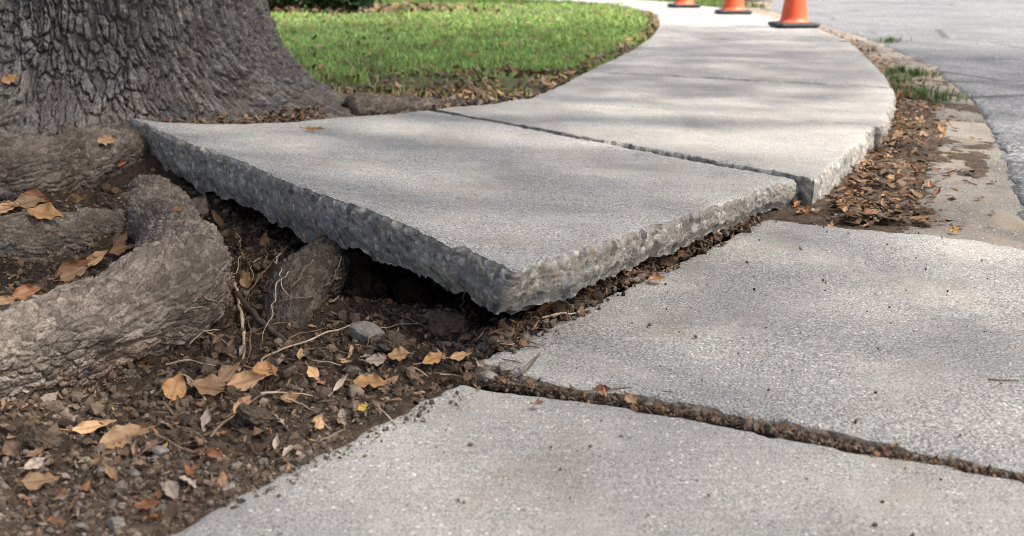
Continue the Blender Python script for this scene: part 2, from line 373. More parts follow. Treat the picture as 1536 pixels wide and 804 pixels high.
# lawn sheet
lb = [at(500, 128, .03)[:2], at(640, 132, .03)[:2]]
LX, LY = np.meshgrid(np.linspace(-14, 1.5, 90), np.linspace(0, 1, 90), indexing='ij')
def lcurve_x(y): return np.interp(y, LCURVE[:8, 1], LCURVE[:8, 0])
yy = 3.9 + LY * 10.2; xx = np.minimum(LX, lcurve_x(yy) - .02 + 0 * LX)
lz = .035 + .012 * fbm(np.stack([xx.ravel(), yy.ravel(), 0 * xx.ravel()], 1) * 1.5, 2, 4).reshape(xx.shape) - .03 * sstep(4.5, 3.9, yy) + .01 * sstep(8, 12, yy)
tag(mesh_obj('lawn', np.stack([xx.ravel(), yy.ravel(), lz.ravel()], 1), grid_faces(90, 90), TURF), kind='structure')
tag(mesh_obj('far_lawn', [(-60, 14.05, .03), (1.0, 14.05, .03), (2.3, 13.1, .03), (3.0, 13.5, .03), (3.6, 17, .03), (-8, 60, .03), (-60, 60, .03)], [(0, 1, 2, 3, 4, 5, 6)], TURF, smooth=False), kind='structure')

# ------------------------------------------------------------------ road, gutter
ASE = np.array([at(1600, 470, -.015), at(1536, 320, -.015), at(1504, 232, -.015), at(1485, 195, -.015), at(1447, 142, -.015), at(1380, 94, -.015), at(1300, 58, -.015), at(1222, 34, -.015), at(1150, 14, -.015)])
e = resample(ASE[:, :3], 160); e = np.vstack([[1.5, -6, -.015], [1.42, 0, -.015], e, [4.3, 17, -.015], [3.4, 19.5, -.015], [0, 22, -.015], [-30, 26, -.015]])
rim = e.copy(); rim[:, 2] = -.02
out_pts = np.stack([np.interp(np.linspace(0, 1, len(e)), [0, .55, .85, 1], [60, 60, 22, -30]), np.interp(np.linspace(0, 1, len(e)), [0, .55, .85, 1], [-20, 14, 21.0, 31]), np.full(len(e), -.02)], 1)
rows = 6; RV = np.stack([rim + (out_pts - rim) * t for t in np.linspace(0, 1, rows) ** 2], 1).reshape(-1, 3)
tag(mesh_obj('road', RV, grid_faces(len(e), rows), ASPH), kind='structure')
# ragged worn asphalt lip standing over the gutter
lipn = 900; lp = resample(ASE, lipn); tg = np.gradient(lp, axis=0); tg /= np.linalg.norm(tg, axis=1)[:, None]; nr_ = np.stack([tg[:, 1], -tg[:, 0], 0 * tg[:, 0]], 1)
wob = .018 * fbm(lp * 14, 3, 60)[:, None]
lv = np.stack([lp + nr_ * (wob - .005) - [0, 0, .02], lp + nr_ * (wob + .002) + [0, 0, -.001], lp + nr_ * (wob + .03) + [0, 0, .004], lp + nr_ * (wob + .30) + [0, 0, -.004 + .0]], 1).reshape(-1, 3)
tag(mesh_obj('asphalt_edge', lv, grid_faces(lipn, 4), ASPH), kind='structure')
GUI = np.array([at(1330, 420, -.01), at(1352, 345, -.01), at(1378, 290, -.01), at(1396, 230, -.01), at(1398, 180, -.01), at(1385, 140, -.01), at(1340, 92, -.01), at(1272, 55, -.01), at(1200, 30, -.01)])
gi = resample(GUI, 260); go = resample(ASE[:-1], 260)
gn = 24; GV = gi[:, None] + (go - gi)[:, None] * np.linspace(0, 1, gn)[None, :, None]
gp = GV.reshape(-1, 3); tt_ = np.tile(np.linspace(0, 1, gn), 260); gp[:, 2] = -.008 - .008 * tt_ - .05 * np.clip(.22 + .12 * fbm(gp * 7, 3, 72) - tt_, 0, 1) + .004 * fbm(gp * 6, 3, 70) + .0022 * fbm(gp * 40, 2, 71)
yj = np.array([at(1430, 179, -.01)[1], at(1480, 352, 0)[1], 5.6, 7.4])
for q in yj: gp[:, 2] -= .014 * np.exp(-((gp[:, 1] + .18 * (gp[:, 0] - 1.8) - q) / .012) ** 2)
tag(mesh_obj('gutter', gp, grid_faces(260, gn), GUTC), kind='structure')
tag(mesh_obj('far_kerb', [(x, y + (x - 3) * .10, z) for x in (5, 40) for y, z in ((17.9, -.1), (17.9, .11), (18.06, .11), (18.06, -.1))], [(0, 1, 5, 4), (1, 2, 6, 5), (2, 3, 7, 6)], GUTC, smooth=False), kind='structure')
tag(mesh_obj('verge', [(5, 18.06 + .2, .09), (40, 18.06 + 3.7, .09), (60, 60, .1), (2, 60, .1)], [(0, 1, 2, 3)], TURF, smooth=False), kind='structure')

rs_y = np.linspace(4.8, 16.5, 120); ge = resample(ASE, 300)
rs_l = np.interp(rs_y, np.r_[RCURVE[:8, 1], 14, 17], np.r_[RCURVE[:8, 0], 2.2, 1.5]) - .25; rs_r = np.interp(rs_y, np.r_[ge[:, 1], 17], np.r_[ge[:, 0], 4.3]) + .05
rv = np.stack([np.stack([rs_l + (rs_r - rs_l) * t, rs_y, -.014 - .004 * t + .008 * fbm(np.stack([rs_l + (rs_r - rs_l) * t, rs_y, 0 * rs_y], 1) * 8, 2, 6)], 1) for t in np.linspace(0, 1, 14)], 1).reshape(-1, 3)
tag(mesh_obj('roadside_soil', rv, grid_faces(120, 14), mat_ground('roadside_earth', (.15, .115, .085), (.24, .20, .16))), kind='structure')

# ------------------------------------------------------------------ slabs
def edge_line(pts, n, smooth): return resample(np.array([p if len(p) == 3 else (*p, 0) for p in pts], float), n, smooth)
def make_slab(name, near, far, left, right, du, dv, thick, rows, rough=.006, chip=.01, stones=.012, seed=0, mat=CONC, sag=0, bottom=False, smooth=True, dark=1.0, flat=1.0, shear=None):
    nu = max(8, int(np.linalg.norm(np.diff(np.array(near, float), axis=0), axis=1).sum() / du)); nv = max(8, int(np.linalg.norm(np.diff(np.array(left, float), axis=0), axis=1).sum() / dv))
    ed = [edge_line(near, nu, smooth), edge_line(right, nv, smooth), edge_line(far, nu, smooth), edge_line(left, nv, smooth)]
    cen = (ed[0][0] + ed[0][-1] + ed[2][0] + ed[2][-1]) / 4
    sgn = [1, 1, -1, -1]
    ring = []; nrm = []
    for q, s_ in zip(ed, sgn):
        t = np.gradient(q, axis=0); t[:, 2] = 0; t /= np.linalg.norm(t, axis=1)[:, None]
        n = np.stack([t[:, 1], -t[:, 0], 0 * t[:, 0]], 1) * s_
        if ((q.mean(0) - cen) @ n.mean(0)) < 0: n = -n
        nrm.append(n)
    # one shared normal at each corner
    for (i, a), (j, b) in (((0, -1), (1, 0)), ((1, -1), (2, -1)), ((2, 0), (3, -1)), ((3, 0), (0, 0))):
        m = nrm[i][a] + nrm[j][b]; m = m / np.linalg.norm(m); nrm[i][a] = m; nrm[j][b] = m
    def wob(q):
        return rough * fbm(q * 11, 3, seed) - chip * sstep(.25, .8, fbm(q * 16 + 5, 3, seed + 3)) - chip * .35 * np.abs(fbm(q * 60, 2, seed + 5))
    E = [q + n * wob(q * [1, 1, 0])[:, None] for q, n in zip(ed, nrm)]
    n0, r0, f0, l0 = E
    u = np.linspace(0, 1, nu)[:, None, None]; v = np.linspace(0, 1, nv)[None, :, None]
    T = (1 - v) * n0[:, None] + v * f0[:, None] + (1 - u) * l0[None] + u * r0[None] - ((1 - u) * (1 - v) * n0[0] + u * (1 - v) * n0[-1] + (1 - u) * v * f0[0] + u * v * f0[-1])
    T = T.reshape(-1, 3)
    W0 = np.linalg.norm(ed[0][-1] - ed[0][0]); W1 = np.linalg.norm(ed[3][-1] - ed[3][0])
    uu = (np.tile(u[:, :, 0], (1, nv))).ravel(); vv = np.tile(v[:, :, 0], (nu, 1)).ravel()
    dist = np.minimum(np.minimum(uu, 1 - uu) * W0, np.minimum(vv, 1 - vv) * W1)
    def topz(p, d):
        q = p * [1, 1, 0]
        return flat * (.0022 * fbm(q * 4, 2, seed + 20) + .0007 * fbm(q * 70, 3, seed + 21)) - (.0025 + .006 * np.clip(fbm(q * 35, 2, seed + 22), 0, 1)) * np.exp(-d / .007)
    sagz = -sag * 16 * (uu * (1 - uu)) * vv ** 3 * .25
    T[:, 2] += topz(T, dist) + sagz
    G = T.reshape(nu, nv, 3)
    ring = np.vstack([G[:, 0], G[-1, 1:], G[::-1, -1][1:], G[0, ::-1][1:-1]]); nn = np.vstack([nrm[0], nrm[1][1:], nrm[2][::-1][1:], nrm[3][::-1][1:-1]])
    m = len(ring); tk = thick(ring) if callable(thick) else np.full(m, thick)
    tk = tk * (1 + .10 * fbm(ring * [14, 14, 0], 3, seed + 30))
    k = (np.linspace(0, 1, rows) ** 1.15)[None, :, None]
    S = np.repeat(ring[:, None], rows, 1).copy(); S[:, :, 2] -= (tk[:, None] * k[:, :, 0])
    sp = S.reshape(-1, 3); dep = np.repeat(0, 1); depth = (tk[:, None] * k[:, :, 0]).ravel()
    f1, f2, idd = worley(sp / stones + .12 * fbm(sp * 60, 2, 9)[:, None], seed + 40); g1, g2, gid = worley(sp / (stones * .48), seed + 50)
    k1, k2, kid = worley(sp / (stones * 2.3) + .10 * fbm(sp * 40, 2, 19)[:, None], seed + 55)
    def dm(q, ql, lim, i_, cut): return np.sqrt(np.clip(1 - (q / lim) ** 2, 0, 1)) * (i_ > cut) * sstep(.0, .12, ql - q)
    dome = dm(f1, f2, .58, idd, .45); dome2 = dm(g1, g2, .58, gid, .3); dome3 = dm(k1, k2, .50, kid, .70)
    ramp_ = sstep(0, .012, depth)
    big = fbm(sp * 14, 3, seed + 60)
    off = ramp_ * (stones * .18 * np.minimum(dome, .7) + stones * .10 * dome2 + stones * .24 * np.minimum(dome3, .6) + stones * .07 * (gid - .5) + stones * .08 * (idd - .5) + .0035 * big + .0020 * fbm(sp * 60, 3, seed + 61, .6)) + .004 * sstep(0, .008, depth) - .012 * sstep(.55, 1, depth / np.maximum(np.repeat(tk, rows), 1e-4)) 
    if shear is not None: sp = sp + shear(sp, depth)
    sp = sp + np.repeat(nn, rows, 0) * off[:, None]; sp[:, 2] += ramp_ * .004 * (dome - .5)
    pal = np.array([[.30, .29, .27], [.09, .088, .085], [.25, .24, .23], [.36, .34, .31], [.10, .10, .105], [.24, .20, .155], [.47, .45, .41], [.19, .205, .225]])
    ci = (idd * 97 % 1 * len(pal)).astype(int); cm = np.array([.225, .21, .188]) * (1 + .22 * big[:, None])
    stone_m = (dome > .2)[:, None] * .95; cols_s = cm * (1 - stone_m) + pal[ci] * stone_m
    st2 = ((dome2 > .4) & (dome <= .25))[:, None] * .7; ci2 = (gid * 131 % 1 * len(pal)).astype(int); cols_s = cols_s * (1 - st2) + pal[ci2] * st2
    st3 = (dome3 > .2)[:, None] * .95; ci3 = (kid * 57 % 1 * len(pal)).astype(int); cols_s = cols_s * (1 - st3) + pal[ci3] * .9 * st3; cols_s = cols_s * dark
    nT = len(T); V = [T, sp]; Fc = [grid_faces(nu, nv), nT + grid_faces(m, rows, True)]; mi = [np.zeros(len(Fc[0])), np.ones(len(Fc[1]))]
    cols = [np.full((nT, 3), .36), cols_s]
    if bottom:
        nb = sum(len(v_) for v_ in V); tb = .09 if callable(thick) else thick
        st = 6; bi = G[::st, ::st].reshape(-1, 3) * 1.0; bi[:, 2] -= tb * .93 + .004 * fbm(bi * 18, 2, 3)
        cxy = bi.mean(0); bi[:, :2] = cxy[:2] + (bi[:, :2] - cxy[:2]) * .955
        a_, b_ = G[::st, ::st].shape[:2]; V.append(bi); Fc.append(nb + grid_faces(a_, b_)); mi.append(np.ones(len(Fc[2]))); cols.append(np.full((len(bi), 3), .16))
    V = np.vstack(V); Fc = np.vstack(Fc); org = np.array([cen[0], cen[1], V[:, 2].min()])
    return mesh_obj(name, V, Fc, [mat, AGG], cols=np.vstack(cols), mi=np.concatenate(mi), origin=org)

SG = 'concrete slabs of the sidewalk'
# the heaved slab
AD = [A, A + (D - A) * .12 + [.0, -.035, -.012], A + (D - A) * .38 + [.02, -.075, -.014], A + (D - A) * .68 + [.02, -.06, -.008], D]
def th_raised(r):
    al = ((r[:, :2] - B[:2]) @ AB_dir) / AB_L; ou = (r[:, :2] - B[:2]) @ AB_n
    side = np.interp(al, [0, .15, .4, .75, 1.0], [.074, .086, .104, .112, .105])
    bc = np.interp(np.linalg.norm(r[:, :2] - B[:2], axis=1) / 1.25, [0, .3, .8, 1], [.074, .070, .060, .055])
    return np.where(np.abs(ou) < .06, side, bc)
sl_ = make_slab('sidewalk_slab', [B, B + (C - B) * .5 + [.006, 0, .0], C], AD, [B, B + (A - B) * .5 + [0, 0, -.004], A], [C, C + (D - C) * .5, D], .0036, .0034, th_raised, 34, rough=.004, chip=.008, stones=.012, seed=100, bottom=True, flat=1.3, dark=.78, shear=lambda q, dp: np.stack([-.030 * np.exp(-np.linalg.norm(q[:, :2] - B[:2], axis=1) / .09) * dp / .08, .012 * np.exp(-np.linalg.norm(q[:, :2] - B[:2], axis=1) / .09) * dp / .08, .014 * np.exp(-np.linalg.norm(q[:, :2] - B[:2], axis=1) / .028) * dp / .08], 1))
tag(sl_, 'broken concrete slab heaved up and tilted by the tree roots, its rough edge showing', 'slab', SG)
nl = [at(690, 573), at(800, 590), at(960, 613), at(1200, 660), at(1400, 692), at(1536, 718)]; nl.append(nl[-1] + (nl[-1] - nl[-2]) * 7)
nl_dir = (at(690, 575) - at(240, 804)); left0 = at(240, 804) - nl_dir * 1.4
o = make_slab('sidewalk_slab', [left0, left0 + (nl[-1] - nl[0])], nl, [left0, at(240, 804), at(480, 680), at(612, 609), nl[0]], [left0 + (nl[-1] - nl[0]), nl[-1]], .005, .0035, .08, 14, rough=.002, chip=.003, stones=.010, seed=140, dark=np.array([.68, .63, .56]), mat=CONC_NEAR)
tag(o, 'flat grey concrete slab nearest the viewer, its corner next to the bare soil', 'slab', SG)
rn = [E0, at(800, 568), at(870, 584), at(1000, 601), at(1150, 629), at(1300, 662), at(1536, 716)]; rn.append(rn[-1] + (rn[-1] - rn[-2]) * 3.5)
rf = [E1, at(1240, 337), at(1330, 346), at(1450, 359), at(1536, 374)]; rf.append(rf[-1] + (rf[-1] - rf[-2]) * 3)
for p in rn: p[2] = .005
o = make_slab('sidewalk_slab', rn, rf, [rn[0], (E0 + E1) / 2, E1], [rn[-1], rf[-1]], .0035, .0035, .08, 14, rough=.0025, chip=.005, stones=.010, seed=180, dark=np.array([.58, .53, .46]))
tag(o, 'flat concrete slab lying beside and below the heaved slab, soil filled joint in front', 'slab', SG)
words = ['second', 'third', 'fourth', 'fifth', 'sixth', 'seventh', 'eighth', 'ninth', 'tenth', 'eleventh', 'last']
rcv = spline(RCURVE, (len(RCURVE) - 1) * 20 + 1); lcv = spline(LCURVE, (len(LCURVE) - 1) * 20 + 1)
for i in range(len(SEAMS) - 1):
    zz = .06 - (.004 if i % 2 else 0); ofs = .02 if i == 1 else (.008 if i > 1 else 0)
    L = [(*p, zz) for p in lcv[i * 20:i * 20 + 21:5]]; Rr = [(*p, zz) for p in rcv[i * 20:i * 20 + 21:5]]
    L = [np.array(p) for p in L]; Rr = [np.array(p) + [ofs, 0, 0] for p in Rr]
    def shrink(S, g=.005):
        S = [p.copy() for p in S]; S[0] = S[0] + (S[1] - S[0]) / np.linalg.norm(S[1] - S[0]) * g; S[-1] = S[-1] + (S[-2] - S[-1]) / np.linalg.norm(S[-2] - S[-1]) * g; return S
    L, Rr = shrink(L), shrink(Rr, .008 if i else .006)
    dn = (.005, .012, .02, .03)[min(i, 3)]
    lab = ['level concrete slab right behind the heaved slab, two dark joints bounding it',
           'concrete slab behind the second dark joint, its edge curving above the leaf drift',
           'third concrete slab beyond the heaved slab on the curving walk',
           'fourth concrete slab beyond the heaved slab on the curving walk',
           'fifth concrete slab beyond the heaved slab, ahead of the nearest cone',
           'concrete slab of the walk that the nearest traffic cone stands on',
           'concrete slab of the walk just past the nearest traffic cone',
           'concrete slab of the walk that the middle traffic cone stands on',
           'concrete slab of the walk that the farthest traffic cone stands on',
           'far concrete slab where the walk bends left past the cones',
           'farthest concrete slab of the walk, beyond the bend past the cones'][i]
    o = make_slab('sidewalk_slab', [L[0], (L[0] + Rr[0]) / 2, Rr[0]], [L[-1], (L[-1] + Rr[-1]) / 2, Rr[-1]], L, Rr, dn, dn, .11, 16 if i < 3 else 8, rough=.004 if i < 3 else .002, chip=.008 if i < 3 else .003, stones=.013, seed=300 + i * 40, mat=CONC_FAR)
    tag(o, lab, 'slab', SG)

# ------------------------------------------------------------------ the tree
tree = empty('oak_tree', (TC[0], TC[1], 0)); TO = np.array([TC[0], TC[1], 0])
tag(tree, 'massive old tree with furrowed grey bark, its roots lifting the broken slab', 'tree')
def bark_disp(P, s_along, s_round, scale, depth, seed, stretch=2.2):
    """furrowed plates: cells stretched along the grain"""
    q = np.stack([s_round / scale, s_along / (scale * stretch), 0 * s_round], 1)
    w1 = fbm(P * (.20 / scale), 2, seed); w2 = fbm(P * (.20 / scale) + 40, 2, seed + 1); w3 = fbm(P * (1.1 / scale), 3, seed + 8)
    q[:, 0] += .50 * w1 + .10 * w3; q[:, 1] += .55 * w2 + .10 * w3
    f1, f2, idd = worley(q, seed + 2, .95); gap = sstep(.01, np.maximum(.15 + .10 * w1, .06), f2 - f1)
    q2 = q * [2.2, 1.7, 1] + .5 * w2[:, None]; h1, h2, id2 = worley(q2, seed + 3, .95); gap2 = sstep(.01, .10, h2 - h1)
    h = depth * (gap * (.9 + .5 * (idd - .5)) - .30 * (1 - gap2) * gap + .22 * (id2 - .5) * gap * gap2 + .25 * w1 - .25 * f1 * gap + .13 * w3 + .07 * fbm(P * (6 / scale), 2, seed + 6))
    return h, idd, gap
# trunk
za = np.r_[np.arange(-.12, .62, .0036), np.linspace(.63, 3.4, 60)]
th = np.r_[np.linspace(rad(-215), rad(35), 1150, endpoint=False), np.linspace(rad(35), rad(145), 90, endpoint=False)]
TH, ZZ = np.meshgrid(th, za, indexing='ij'); TH = TH.ravel(); ZZ = ZZ.ravel()
zc = np.maximum(ZZ, 0)
def lobe(a0, wd, amp, hgt): return amp * np.exp(-((np.angle(np.exp(1j * (TH - rad(a0))))) / rad(wd)) ** 2) * np.exp(-zc / hgt)
Rr_ = .565 + .46 * np.exp(-zc / .145) - .06 * sstep(.6, 3.4, ZZ)
Rr_ = Rr_ + lobe(-65, 22, .16, .12) + lobe(-20, 15, .06, .09) + lobe(-100, 30, .26, .09) + lobe(-150, 20, .18, .15) + lobe(160, 20, .1, .15) - lobe(-42, 11, .07, .15) - lobe(-87, 9, .05, .2)
Rr_ = Rr_ + .015 * np.sin(TH * 7 + 1.2) * np.exp(-zc / .6) + .010 * np.sin(TH * 13 + .4)
cosl = np.stack([np.cos(TH), np.sin(TH), 0 * TH], 1)
Pt = np.stack([Rr_ * np.cos(TH), Rr_ * np.sin(TH), ZZ], 1) + TO
prof = .565 + .46 * np.exp(-np.maximum(za, 0) / .145); arc = np.r_[0, np.cumsum(np.hypot(np.diff(prof), np.diff(za)))]
S_al = np.tile(arc, len(th)); 
tw = .10 * np.sin(S_al * 3 + TH * 2)
hd, idd, gap = bark_disp(Pt, S_al, TH * .66 + .12 * tw, .024, .034, 500, 3.3)
slope = np.stack([cosl[:, 0], cosl[:, 1], .8 * np.exp(-zc / .1)], 1); slope /= np.linalg.norm(slope, axis=1)[:, None]
Pt = Pt + slope * (hd - .020)[:, None]
lowb = (np.exp(-zc / .10) * sstep(-.3, .3, fbm(Pt * 9, 3, 77) + .1))[:, None]
tint = 1 + .5 * (idd - .5)[:, None] * np.ones(3) ; tint = tint * (1 - lowb) + lowb * tint * np.array([1.25, 1.05, .88])
oT = mesh_obj('trunk', Pt - TO, grid_faces(len(th), len(za), True), BARK, tree, cols=tint)
# roots
def root(pts, rads, nl, nr, scale, depth, seed, tintc=(1, 1, 1), squash=1.0, mat=ROOTB, stretch=1.9, label=None, cap=True):
    C_, r, Dd, L, a = tube(pts, rads, nl, nr)
    if cap: r = r * np.sqrt(np.clip(np.minimum(1, np.linspace(0, 1, nl) * 25 + .02), 0, 1)) * np.sqrt(np.clip(np.linspace(1, 0, nl) * 25 + .02, 0, 1))
    D2 = Dd.copy(); D2[:, :, 2] *= squash
    Pq = (C_[:, None] + D2 * r[:, None, None]).reshape(-1, 3)
    Pq = Pq + Dd.reshape(-1, 3) * (np.repeat(r, nr) * (.20 * fbm(Pq * 7, 3, seed + 70) + .07 * fbm(Pq * 22, 3, seed + 71)))[:, None]
    sal = np.repeat(L, nr); sr = (a[None] * r[:, None]).ravel()
    # seam-free round coordinate
    h, idd, gap = bark_disp(Pq, sal, sr * 1.0, scale, depth, seed, stretch)
    Pq = Pq + Dd.reshape(-1, 3) * (h - depth * .4)[:, None]
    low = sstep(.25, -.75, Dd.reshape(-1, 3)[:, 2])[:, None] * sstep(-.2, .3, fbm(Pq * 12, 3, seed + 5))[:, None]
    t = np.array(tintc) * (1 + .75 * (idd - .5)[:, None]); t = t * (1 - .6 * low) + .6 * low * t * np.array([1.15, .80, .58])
    o = mesh_obj('root', Pq - TO, tube_faces(nl, nr), mat, tree, cols=t)
    if label: o['label'] = label
    return o
def pt(u, v, y):                                      # pixel at depth y
    d = ray(u, v); return np.array([0, 0, CAM_H]) + d * (y / d[1])
root([pt(222, 262, 3.0), pt(226, 300, 2.55), pt(248, 336, 2.14), pt(270, 382, 1.82), pt(266, 434, 1.6), pt(170, 488, 1.45), pt(40, 529, 1.36), pt(-130, 578, 1.27), pt(-330, 640, 1.2)],
     [.075, .066, .066, .075, .088, .084, .077, .076, .074], 660, 380, .0105, .0068, 610, (1.08, 1.03, .98), label='thick bare root bending towards the viewer', stretch=2.3)
root([pt(250, 250, 3.0), pt(175, 244, 2.74), pt(90, 258, 2.48), pt(-40, 268, 2.32), pt(-260, 290, 2.2)], [.09, .108, .10, .092, .08], 460, 280, .014, .008, 640, (.80, .76, .73))
root([pt(190, 352, 2.2), pt(120, 366, 2.08), pt(30, 382, 1.98), pt(-120, 402, 1.9), pt(-300, 425, 1.8)], [.05, .068, .085, .088, .085], 460, 280, .013, .0075, 660, (.70, .67, .65))
root([pt(590, 330, 2.3), pt(520, 374, 1.95), pt(458, 424, 1.72), pt(428, 468, 1.62), pt(405, 515, 1.57)], [.05, .05, .052, .048, .028], 320, 280, .012, .0050, 680, (.50, .48, .46), label='dark knobbly root stub below the slab edge')
root([pt(520, 158, 3.62), pt(575, 160, 3.72), pt(640, 161, 3.82), pt(720, 158, 3.95)], [.05, .045, .035, .02], 120, 60, .02, .007, 700, (.72, .68, .65))
# limbs and crown (above the picture, where the dappled shade comes from)
def bark_tube(name, pts, rads, parent, off, nl=40, nr=20):
    C_, r, Dd, L, a = tube(pts, rads, nl, nr); Pq = (C_[:, None] + Dd * r[:, None, None]).reshape(-1, 3)
    Pq = Pq + Dd.reshape(-1, 3) * (np.repeat(r, nr) * .12 * fbm(Pq * 5, 3, 80))[:, None]
    return mesh_obj(name, Pq - off, tube_faces(nl, nr), BARK, parent, cols=np.ones((len(Pq), 3)))
top = np.array([TC[0], TC[1], 3.2]); tips = []
for az, ln, el in ((0, 6.5, 28), (55, 6.2, 33), (-50, 6.0, 30), (110, 5.5, 35), (170, 5.0, 35), (-110, 5.4, 34), (20, 4.5, 60), (-15, 7.5, 20), (80, 7.5, 22)):
    d = np.array([math.cos(rad(az)) * math.cos(rad(el)), math.sin(rad(az)) * math.cos(rad(el)), math.sin(rad(el))])
    p = [top - [0, 0, .25], top + d * ln * .35 + [0, 0, .25], top + d * ln * .7 + [random.uniform(-.5, .5), random.uniform(-.5, .5), .1], top + d * ln + [0, 0, -.2]]
    bark_tube('limb', p, [.24, .16, .09, .03], tree, TO); tips += list(spline(p, 12)[4:])
tips = np.array(tips)
def leaf_quads(c, s, n_hint, RNG, asp=.5):
    """pointed six-sided leaves at centres c, sizes s"""
    n = len(c); ax = RNG.normal(size=(n, 3)); ax[:, 2] *= .6; ax /= np.linalg.norm(ax, axis=1)[:, None]
    nb = RNG.normal(size=(n, 3)) + n_hint; sd_ = np.cross(nb, ax); sd_ /= np.linalg.norm(sd_, axis=1)[:, None] + 1e-9
    up = np.cross(ax, sd_)
    prof_ = [(-.5, 0, 0), (-.12, -.5, .06), (.2, -.38, .05), (.5, 0, -.06), (.2, .38, .05), (-.12, .5, .06)]
    V = np.stack([c + ax * (a * s)[:, None] + sd_ * (b * asp * s)[:, None] + up * (k * s)[:, None] for a, b, k in prof_], 1).reshape(-1, 3)
    base = np.arange(n)[:, None] * 6
    Fc = np.vstack([base + np.array([[0, 1, 2, 3]]), base + np.array([[0, 3, 4, 5]])])
    return V, Fc
NC = 2100
cc = RNG.normal(size=(NC, 3)); cc /= np.linalg.norm(cc, axis=1)[:, None]; cc *= (RNG.random(NC) ** .45)[:, None]
cc = cc * [7.4, 6.0, 2.0] + [1.2, 2.4, 6.2]
cc = cc[(fbm(cc * .55, 2, 90) > -.50)]
cen = np.repeat(cc, 13, 0) + RNG.normal(size=(len(cc) * 13, 3)) * [.30, .30, .20]
V_, F_ = leaf_quads(cen, RNG.uniform(.11, .21, len(cen)), np.array([0, 0, 1.2]), RNG, .55)
gcol = np.array([.055, .085, .025]) * RNG.uniform(.6, 1.4, (len(cen), 1)) + np.array([.02, .01, 0]) * RNG.random((len(cen), 1))
mesh_obj('crown', V_ - TO, F_, FOL, tree, cols=np.repeat(gcol, 6, 0), smooth=False)

# ------------------------------------------------------------------ shrubs behind the lawn
def shrub(x, y, rx, rz, label, n=2600, cat='shrub'):
    e_ = empty('shrub', (x, y, .03)); tag(e_, label, cat, 'shrubs behind the lawn'); of = np.array([x, y, .03])
    c = RNG.normal(size=(n, 3)); c /= np.linalg.norm(c, axis=1)[:, None]; c *= (.55 + .5 * RNG.random(n) ** .6)[:, None]
    c *= (1 + .22 * fbm(c * 2.2 + x, 2, 5))[:, None]; c = c * [rx, rx * .8, rz] + [0, 0, rz * .86]; c = c[c[:, 2] > .03]
    V, Fc = leaf_quads(c, RNG.uniform(.06, .11, len(c)), np.array([0, -.3, .8]), RNG, .55)
    col = np.array([.03, .06, .022]) * RNG.uniform(.5, 1.7, (len(c), 1)); mesh_obj('foliage', V, Fc, FOL, e_, cols=np.repeat(col, 6, 0), smooth=False)
    sv = []; sf = []
    for k in range(7):
        a = k * .9; p = [np.array([.08 * math.cos(a), .08 * math.sin(a), -.03]), np.array([.3 * rx * math.cos(a), .3 * rx * math.sin(a), rz * .5]), np.array([.7 * rx * math.cos(a), .6 * rx * math.sin(a), rz * 1.3])]
        C_, r, Dd, L, aa = tube(p, [.02, .015, .006], 8, 6); q = (C_[:, None] + Dd * r[:, None, None]).reshape(-1, 3); sf.append(tube_faces(8, 6) + sum(len(z) for z in sv)); sv.append(q)
    mesh_obj('stem', np.vstack(sv), np.vstack(sf), TWIG, e_)
shrub(-3.75, 11.7, .62, .55, 'dark green shrub behind the lawn, half hidden by the tree trunk')
shrub(-2.72, 11.65, .55, .52, 'dark green rounded shrub just right of the trunk, behind the lawn')
shrub(-1.88, 11.55, .42, .42, 'rightmost dark green shrub in the brown bed behind the lawn')
shrub(-5.0, 11.9, .7, .6, 'dark green shrub behind the lawn on the far side of the trunk')

